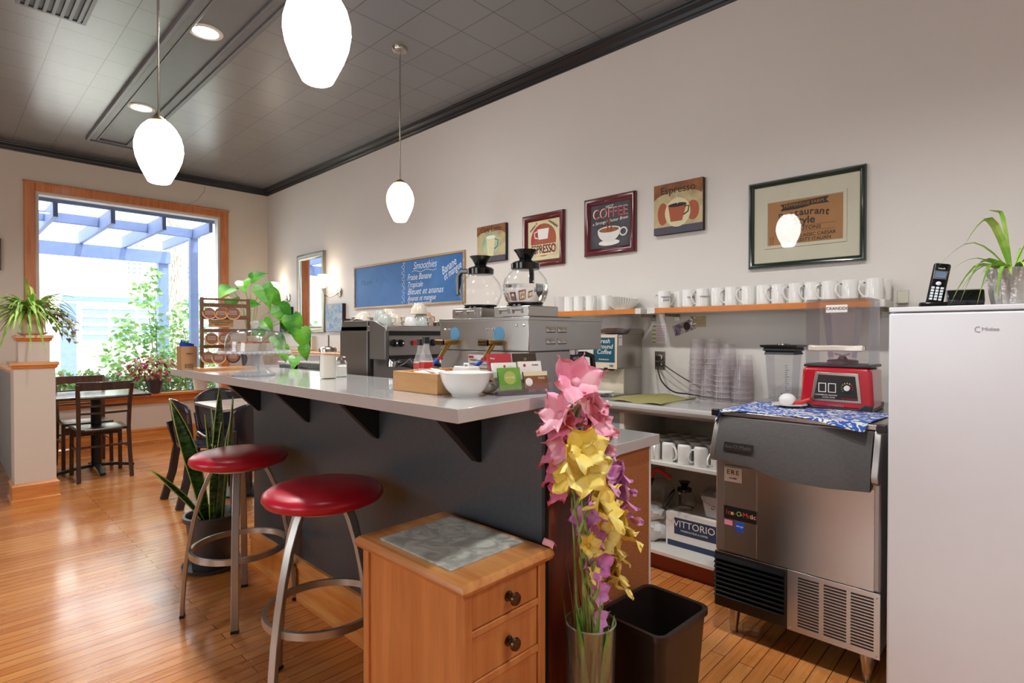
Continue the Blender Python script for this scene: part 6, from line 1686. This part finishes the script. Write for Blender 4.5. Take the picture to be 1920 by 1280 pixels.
# spoon plate
t = thing('saucer', 'small saucer on the printed towel in front of the red blender', 'saucer', (2.62, .80, .985))
g = G().lathe([(.0001, 0), (.04, 0), (.072, .009), (.070, .011), (.04, .004), (.0001, .004)], (0, 0, 0), 32); ob('plate', g, 'ceramic', t)
t = thing('ice_scoop', 'white rounded scoop with a red handle lying on the saucer', 'scoop', (2.62, .80, .991))
g = G().ball((0, .01, .022), .036, 20, squash=(1, 1, .8)); ob('bowl', g, 'ceramic', t)
g = G().tube([(-.01, -.015, .010), (.0, -.05, .016), (.0, -.085, .030)], [.008, .010, .011], 10); ob('handle', g, 'redhandle', t)
# red blender
t = thing('blender', 'red commercial blender with a clear sound enclosure on top of the ice machine', 'blender', (2.68, .635, .982), RW)
g = G().prism([(-.135, .0), (.135, .0), (.140, .03), (.132, .165), (.120, .178), (-.120, .178), (-.132, .165), (-.140, .03)], 'xz', 0, .17)
ob('base_housing', g, 'redpaint', t, bev=.012, seg=3)
g = G().prism([(-.13, .012), (.13, .012), (.126, .165), (-.126, .165)], 'xz', .17, .235); ob('rear_housing', g, 'nickel', t, bev=.006)
g = G().prism([(-.134, -.006), (.134, -.006), (.138, .022), (.11, .026), (.085, .006), (-.085, .006), (-.11, .026), (-.138, .022)], 'xz', -.004, .236); ob('base_foot', g, 'black', t, bev=.003)
for nm, pts, mt, d_ in (('panel_bezel', [(-.098, .030), (.098, .030), (.085, .155), (-.078, .158)], 'nickel', .003), ('control_panel', [(-.085, .040), (.085, .040), (.074, .143), (-.066, .146)], 'canvas_edge', .005)):
    g = G().prism(pts, 'xz', -d_, 0); cp = ob(nm, g, mt, t, bev=.0015)
for x in (-.050, -.012):
    g = G().rectsweep(.030, .040, [(0, .005), (0, .0065), (.003, .0065), (.003, .005)]); ob('display', g, 'paper', cp, loc=(x, 0, .090))
g = G().lathe([(.0001, 0), (.012, 0), (.011, -.010), (.0001, -.011)], (.045, -.005, .092), 20, axis='y'); ob('dial', g, 'paper', cp)
for k in range(11):
    a = math.radians(220 - 26 * k); g = G().ball((.045 + .021 * math.cos(a), -.0055, .092 + .021 * math.sin(a)), .0025, 6); ob('dial_mark', g, ('leaf', 'leaf', 'leaf_bright', 'leaf_edge', 'pet_yellow', 'pet_yellow', 'pet_yellow', 'orangehandle', 'redhandle', 'redhandle', 'redhandle')[k], cp)
text('lettering', 'COMMERCIAL BLENDER', 'white_ink', cp, (-.035, -.0055, .058), .008); text('lettering', 'SOUND COVER', 'white_ink', cp, (-.025, -.0055, .048), .007)
text('lettering', 'PROFESSIONAL', 'redhandle', t, (.055, -.0065, .046), .009); text('lettering', 'CRANDDI', 'nickel', t, (.0, -.0008, .014), .014)
g = G().box(-.128, .128, .004, .225, .178, .190); ob('gasket', g, 'black', t, bev=.004)
g = G()
def shellbox(g, x0, x1, y0, y1, z0, z1, th, tp):
    g.box(x0, x1, y0, y0 + th, z0, z1); g.box(x0, x1, y1 - th, y1, z0, z1); g.box(x0, x0 + th, y0 + th, y1 - th, z0, z1); g.box(x1 - th, x1, y0 + th, y1 - th, z0, z1); g.box(x0 + th, x1 - th, y0 + th, y1 - th, z1 - th, z1)
shellbox(g, -.122, .122, .008, .220, .188, .475, .004, 0); ob('sound_enclosure', g, 'polycarb', t, bev=.003, smooth=False)
g = G().box(-.040, .042, .003, .008, .415, .448); lb = ob('label', g, 'paper', t, bev=.001); text('lettering', 'CRANDDI', 'ink', lb, (.001, .002, .432), .018)
g = G().bar([(-.105, -.012, .262), (-.06, -.014, .26), (0, -.016, .262), (.06, -.014, .26), (.105, -.012, .262)], .013, .008, side=(0, 0, 1)); ob('handle', g, 'creamcer', t, bev=.006)
for x in (-.10, .10):
    g = G().box(x - .008, x + .008, -.008, .008, .254, .270); ob('handle_mount', g, 'nickel', t)
g = G().lathe([(.062, .20), (.066, .22), (.092, .43), (.094, .44), (.091, .44), (.088, .43), (.064, .22)], (0, .114, 0), 4, a0=PI / 4, capends=False); ob('inner_jug', g, 'acrylic', t, bev=.01)
g = G().lathe([(.0001, .192), (.062, .192), (.060, .206), (.02, .212), (.012, .225), (.0001, .225)], (0, .114, 0), 28); ob('drive_base', g, 'black', t)
g = G().bar([(-.03, .114, .235), (0, .114, .226), (.03, .114, .235)], .003, .006, side=(0, 0, 1)); ob('blade', g, 'chrome', t)

# ------------------------------------------------------------------ white upright freezer, phone, spider plant
t = thing('upright_freezer', 'white upright freezer at the right edge of the picture', 'freezer', (2.20, .365, 0), RW)
g = G().box(.0, .60, .055, .62, .02, 1.388); ob('body', g, 'white', t, bev=.006)
g = G().box(.0, .60, 0, .05, .04, 1.372); ob('door', g, 'white', t, bev=.006)
g = G().box(.0, .60, .0, .055, 1.376, 1.392); g.box(0, .6, .055, .62, 1.388, 1.393); ob('top_cap', g, 'white', t, bev=.003)
for x, y in ((.04, .08), (.56, .08), (.04, .58), (.56, .58)):
    g = G().cyl((x, y, 0), .02, .02, n=14); ob('foot', g, 'black', t)
text('lettering', 'Midea', 'greytext', t, (.257, -.0008, 1.318), .015, xs=1.15)
g = G().tube([(.229 + .008 * math.cos(a), -.001, 1.318 + .008 * math.sin(a)) for a in [math.radians(60 + 20 * k) for k in range(13)]], .0009, 5); ob('emblem', g, 'greytext', t)
FT = 1.3935
t = thing('cordless_phone', 'black cordless phone handset in its base on top of the freezer', 'phone', (2.335, .215, FT), RW + .15)
g = G().prism([(-.0, 0), (.085, 0), (.082, .008), (.07, .062), (.0, .055), (-.02, .02)], 'yz', -.01, .085)
g.xf(Matrix.Rotation(0, 4, 'Z')); ob('base', g, 'blackgloss', t, bev=.004)
g = G().box(-.085, .0, -.0, .085, 0, .018); ob('cradle', g, 'blackgloss', t, bev=.004)
g = G().rbox(-.024, .024, -.012, .012, 0, .150, .011, 5); hs = ob('handset', g, 'blackgloss', t, bev=.006, loc=(-.045, .02, .006), rot=(math.radians(-14), math.radians(10), 0))
g = G().box(-.018, .018, -.0135, -.012, .092, .122); sc_ = ob('screen_bezel', g, 'nickel', hs, bev=.001)
g = G().box(-.015, .015, -.0142, -.0135, .096, .118); ob('screen', g, 'outglass', hs)
g = G().ball((0, -.0125, .076), .008, 14, squash=(1, .4, .9)); ob('navigation_key', g, 'white', hs)
g = G()
for r_ in range(5):
    for c_ in range(3): g.box(-.017 + c_ * .0125, -.008 + c_ * .0125, -.0145, -.012, .016 + r_ * .010, .0235 + r_ * .010)
ob('keypad', g, 'white', hs, bev=.001)
text('lettering', 'vtech', 'white_ink', hs, (0, -.0127, .130), .009); text('lettering', 'digital', 'white_ink', t, (.05, -.0008 - .001, .045), .010, rot=(PI / 2 - .15, 0, 0))

def spider(name, label, loc, pot_fn, rim, leaves, mat, n, L, wid, seed, avoid=None):
    rr_ = random.Random(seed)
    t = thing(name, label, 'potted plant', loc)
    pot_fn(t)
    g = G()
    for pts, w in leaves: 
        g.ribbon(pts, [w * q for q in WPROF[:len(pts)]] if len(pts) != len(WPROF) else [w * q for q in WPROF], up=(.3, .3, 1), fold=.4)
    for k in range(n):
        a = rr_.uniform(0, 2 * PI); l = L * rr_.uniform(.5, 1.1); up_ = rr_.uniform(.25, .95); dr = rr_.uniform(.6, 1.7)
        P = []
        for i in range(9):
            u = i / 8; r_ = .015 + l * u * (.55 + .35 * (1 - up_)); z = rim + l * (up_ * u * 1.3 - dr * u * u * .75)
            P.append((r_ * math.cos(a + .2 * u), r_ * math.sin(a + .2 * u), z))
        g.ribbon(P, [wid * q for q in (.4, .7, .9, 1, 1, .9, .7, .45, .05)], up=(0, 0, 1), fold=.4)
    ob('leaves', g, mat, t, recalc=False, smooth=False)
    return t
WPROF = (.4, .7, .9, 1, 1, .9, .7, .45, .05)
def wrap_pot(t):
    g = G(); N = 60; v = []
    for i, (r_, z) in enumerate(((.0001, 0), (.050, 0), (.054, .04), (.058, .08), (.064, .115), (.060, .117), (.056, .10), (.0001, .10))):
        for q in range(N):
            a = 2 * PI * q / N; w = (.0025 * math.sin(q * 2.9 + i) + .002 * math.sin(q * 1.3 + i * 2)) if .05 < r_ else 0
            v.append(((r_ + w) * math.cos(a), (r_ + w) * math.sin(a), z))
    g.add(v, [(i * N + q, i * N + (q + 1) % N, (i + 1) * N + (q + 1) % N, (i + 1) * N + q) for i in range(7) for q in range(N)])
    ob('wrapped_pot', g, 'silverwrap', t)
def sp_leaf(ax, h, l, dz, n=9):
    """arching leaf towards world angle ax: rises to h then falls to dz at distance l"""
    P = []
    for i in range(n):
        u = i / (n - 1); z = .10 + (h - .10) * math.sin(min(1, u / .55) * PI / 2) if u < .55 else h + (dz - h) * ((u - .55) / .45) ** 1.5
        P.append((l * u * math.cos(ax), l * u * math.sin(ax), z))
    return P
# screen-left is world (-.69, +.72)
AL = math.radians(133.7)
lv = [(sp_leaf(AL + .1, .27, .165, .19), .022), (sp_leaf(AL - .05, .20, .235, .115), .006), (sp_leaf(AL, .15, .22, .09), .005), (sp_leaf(AL + .2, .14, .20, .01), .020), (sp_leaf(AL + .35, .13, .17, .0), .022), (sp_leaf(AL + .6, .12, .15, .01), .02),
      (sp_leaf(AL - .2, .13, .17, .01), .018), (sp_leaf(AL + 1.2, .13, .14, .005), .018), (sp_leaf(AL + 1.6, .14, .13, .0), .016), (sp_leaf(AL + PI, .24, .16, .15), .016), (sp_leaf(AL + PI - .4, .20, .2, .12), .018), (sp_leaf(AL - .6, .30, .06, .31), .012), (sp_leaf(AL + 2.2, .17, .16, .05), .02)]
spider('spider_plant', 'spider plant in crinkled silver wrapping on top of the freezer', (2.36, .065, FT), wrap_pot, .10, lv, 'leaf_spider', 16, .17, .012, 5)
# pier plant with saucer
def cream_pot(t):
    g = G().lathe([(.0001, .012), (.062, .012), (.066, .02), (.078, .16), (.080, .165), (.074, .165), (.070, .14), (.0001, .14)], (0, 0, 0), 36); p = ob('pot', g, 'terracream', t)
    g = G().lathe([(.0001, 0), (.072, 0), (.092, .012), (.096, .022), (.090, .022), (.07, .008), (.0001, .008)], (0, 0, 0), 36); ob('saucer', g, 'terracream', t)
    g = G().box(-.028, .034, -.0800, -.0720, .088, .108); 
    g = G().rectsweep(.066, .022, [(0, .0765), (0, .078), (.002, .078), (.002, .0765)]); ob('pot_mark', g, 'ink', t, loc=(.01, 0, .10)); text('lettering', 'POTTERY', 'ink', t, (.01, -.079, .10), .010)
lv = [([(.015 * i * (1 + .02 * i), -.008 * i, .16 + .012 * i - .0008 * i * i * 1.3) for i in range(9)], .01)]
sp = spider('spider_plant', 'large spider plant in a cream pot on the wooden cap of the pier', (.54, 5.82, 1.301), cream_pot, .16, [], 'leaf_spider', 190, .40, .022, 11)
lv = G()
rr2 = random.Random(3)
for k in range(90):
    c_ = (rr2.uniform(.05, .27), rr2.uniform(-.14, .10), 0); c_ = (c_[0], c_[1], .26 - 1.1 * abs(c_[0] - .08) + rr2.uniform(-.14, .06))
    d_ = Vector((rr2.uniform(-.2, 1), rr2.uniform(-1, .3), rr2.uniform(-1, .2))).normalized(); heart(lv, c_, d_, (0, -.4, 1), rr2.uniform(.03, .055))
ob('trailing_leaves', lv, 'leaf_purple', sp, recalc=False, smooth=False)

# ------------------------------------------------------------------ pots on the window sill and table
def bushy(name, label, loc, pr_, ph, potmat, c, rad, n, size, mat, cat='potted plant'):
    t = thing(name, label, cat, loc)
    g = G().lathe([(.0001, 0), (pr_ * .62, 0), (pr_ * .75, ph * .2), (pr_ * .98, ph * .9), (pr_ * 1.02, ph), (pr_ * .94, ph), (pr_ * .9, ph * .85), (.0001, ph * .85)], (0, 0, 0), 32); ob('pot', g, potmat, t)
    g = G(); h = G()
    for k in range(10):
        a = R.uniform(0, 2 * PI); q = (c[0] + rad[0] * .6 * math.cos(a), c[1] + rad[1] * .6 * math.sin(a), c[2] + R.uniform(-.3, .3) * rad[2]); h.tube([(0, 0, ph * .8), (q[0] * .5, q[1] * .5, ph + (q[2] - ph) * .6), q], .003, 5)
    for _ in range(n):
        while True:
            p = Vector((R.uniform(-1, 1), R.uniform(-1, 1), R.uniform(-1, 1)))
            if .35 < p.length < 1: break
        q = Vector((c[0] + p.x * rad[0], c[1] + p.y * rad[1], c[2] + p.z * rad[2])); d_ = Vector((p.x, p.y, -.3 + R.uniform(-.4, .4))).normalized()
        heart(g, q, d_, (0, 0, 1), size * R.uniform(.6, 1.2))
    ob('foliage', g, mat, t, recalc=False, smooth=False); ob('stems', h, 'stem', t)
    return t
bushy('coleus_plant', 'spreading pink and lime coleus in a dark bowl pot on the window sill', (1.834, 7.745, .602), .095, .16, 'darkpot', (-.05, -.04, .31), (.33, .12, .16), 260, .06, 'leaf_coleus')
bushy('sill_plant', 'small green plant at the left end of the window sill', (.92, 7.745, .602), .045, .07, 'terracream', (0, 0, .15), (.09, .05, .10), 26, .06, 'leaf')
t = thing('flower_pot', 'white empty-looking flower pot at the right end of the window sill', 'pot', (2.34, 7.745, .602))
g = G().lathe([(.0001, 0), (.07, 0), (.09, .16), (.095, .165), (.095, .185), (.088, .185), (.085, .16), (.0001, .15)], (0, 0, 0), 32); ob('pot', g, 'offwhite', t)
# loose things
g = G().grid(lambda u, v: ((.028 + .012 * math.sin(u * 9) + .006 * math.sin(v * 11)) * math.cos(u * 2 * PI), (.028 + .012 * math.sin(u * 9)) * math.sin(u * 2 * PI), .004 + .034 * v + .004 * math.sin(u * 14)), 24, 5)
tag(ob('crumpled_cup', g, 'cupglass', None, loc=(2.435, .895, 0), solid=.0008, smooth=False), 'crumpled clear plastic scrap on the floor by the ice machine leg', 'litter')
t = thing('picture_frame', 'dark picture edge hanging on the wall left of the window', 'picture', (.46, YF, 2.15))
g = G().box(-.16, .02, -.03, 0, -.18, .15); ob('frame', g, 'darkwood', t, bev=.003)
g = G().tube([(2.43, YF - .004, 3.22), (2.41, YF - .004, 3.14), (2.33, YF - .004, 3.02), (2.22, YF - .004, 2.95)], .003, 6)
tag(ob('wall_cable', g, 'greyblue'), 'thin loose wire running from the crown moulding to the window casing', 'wire')
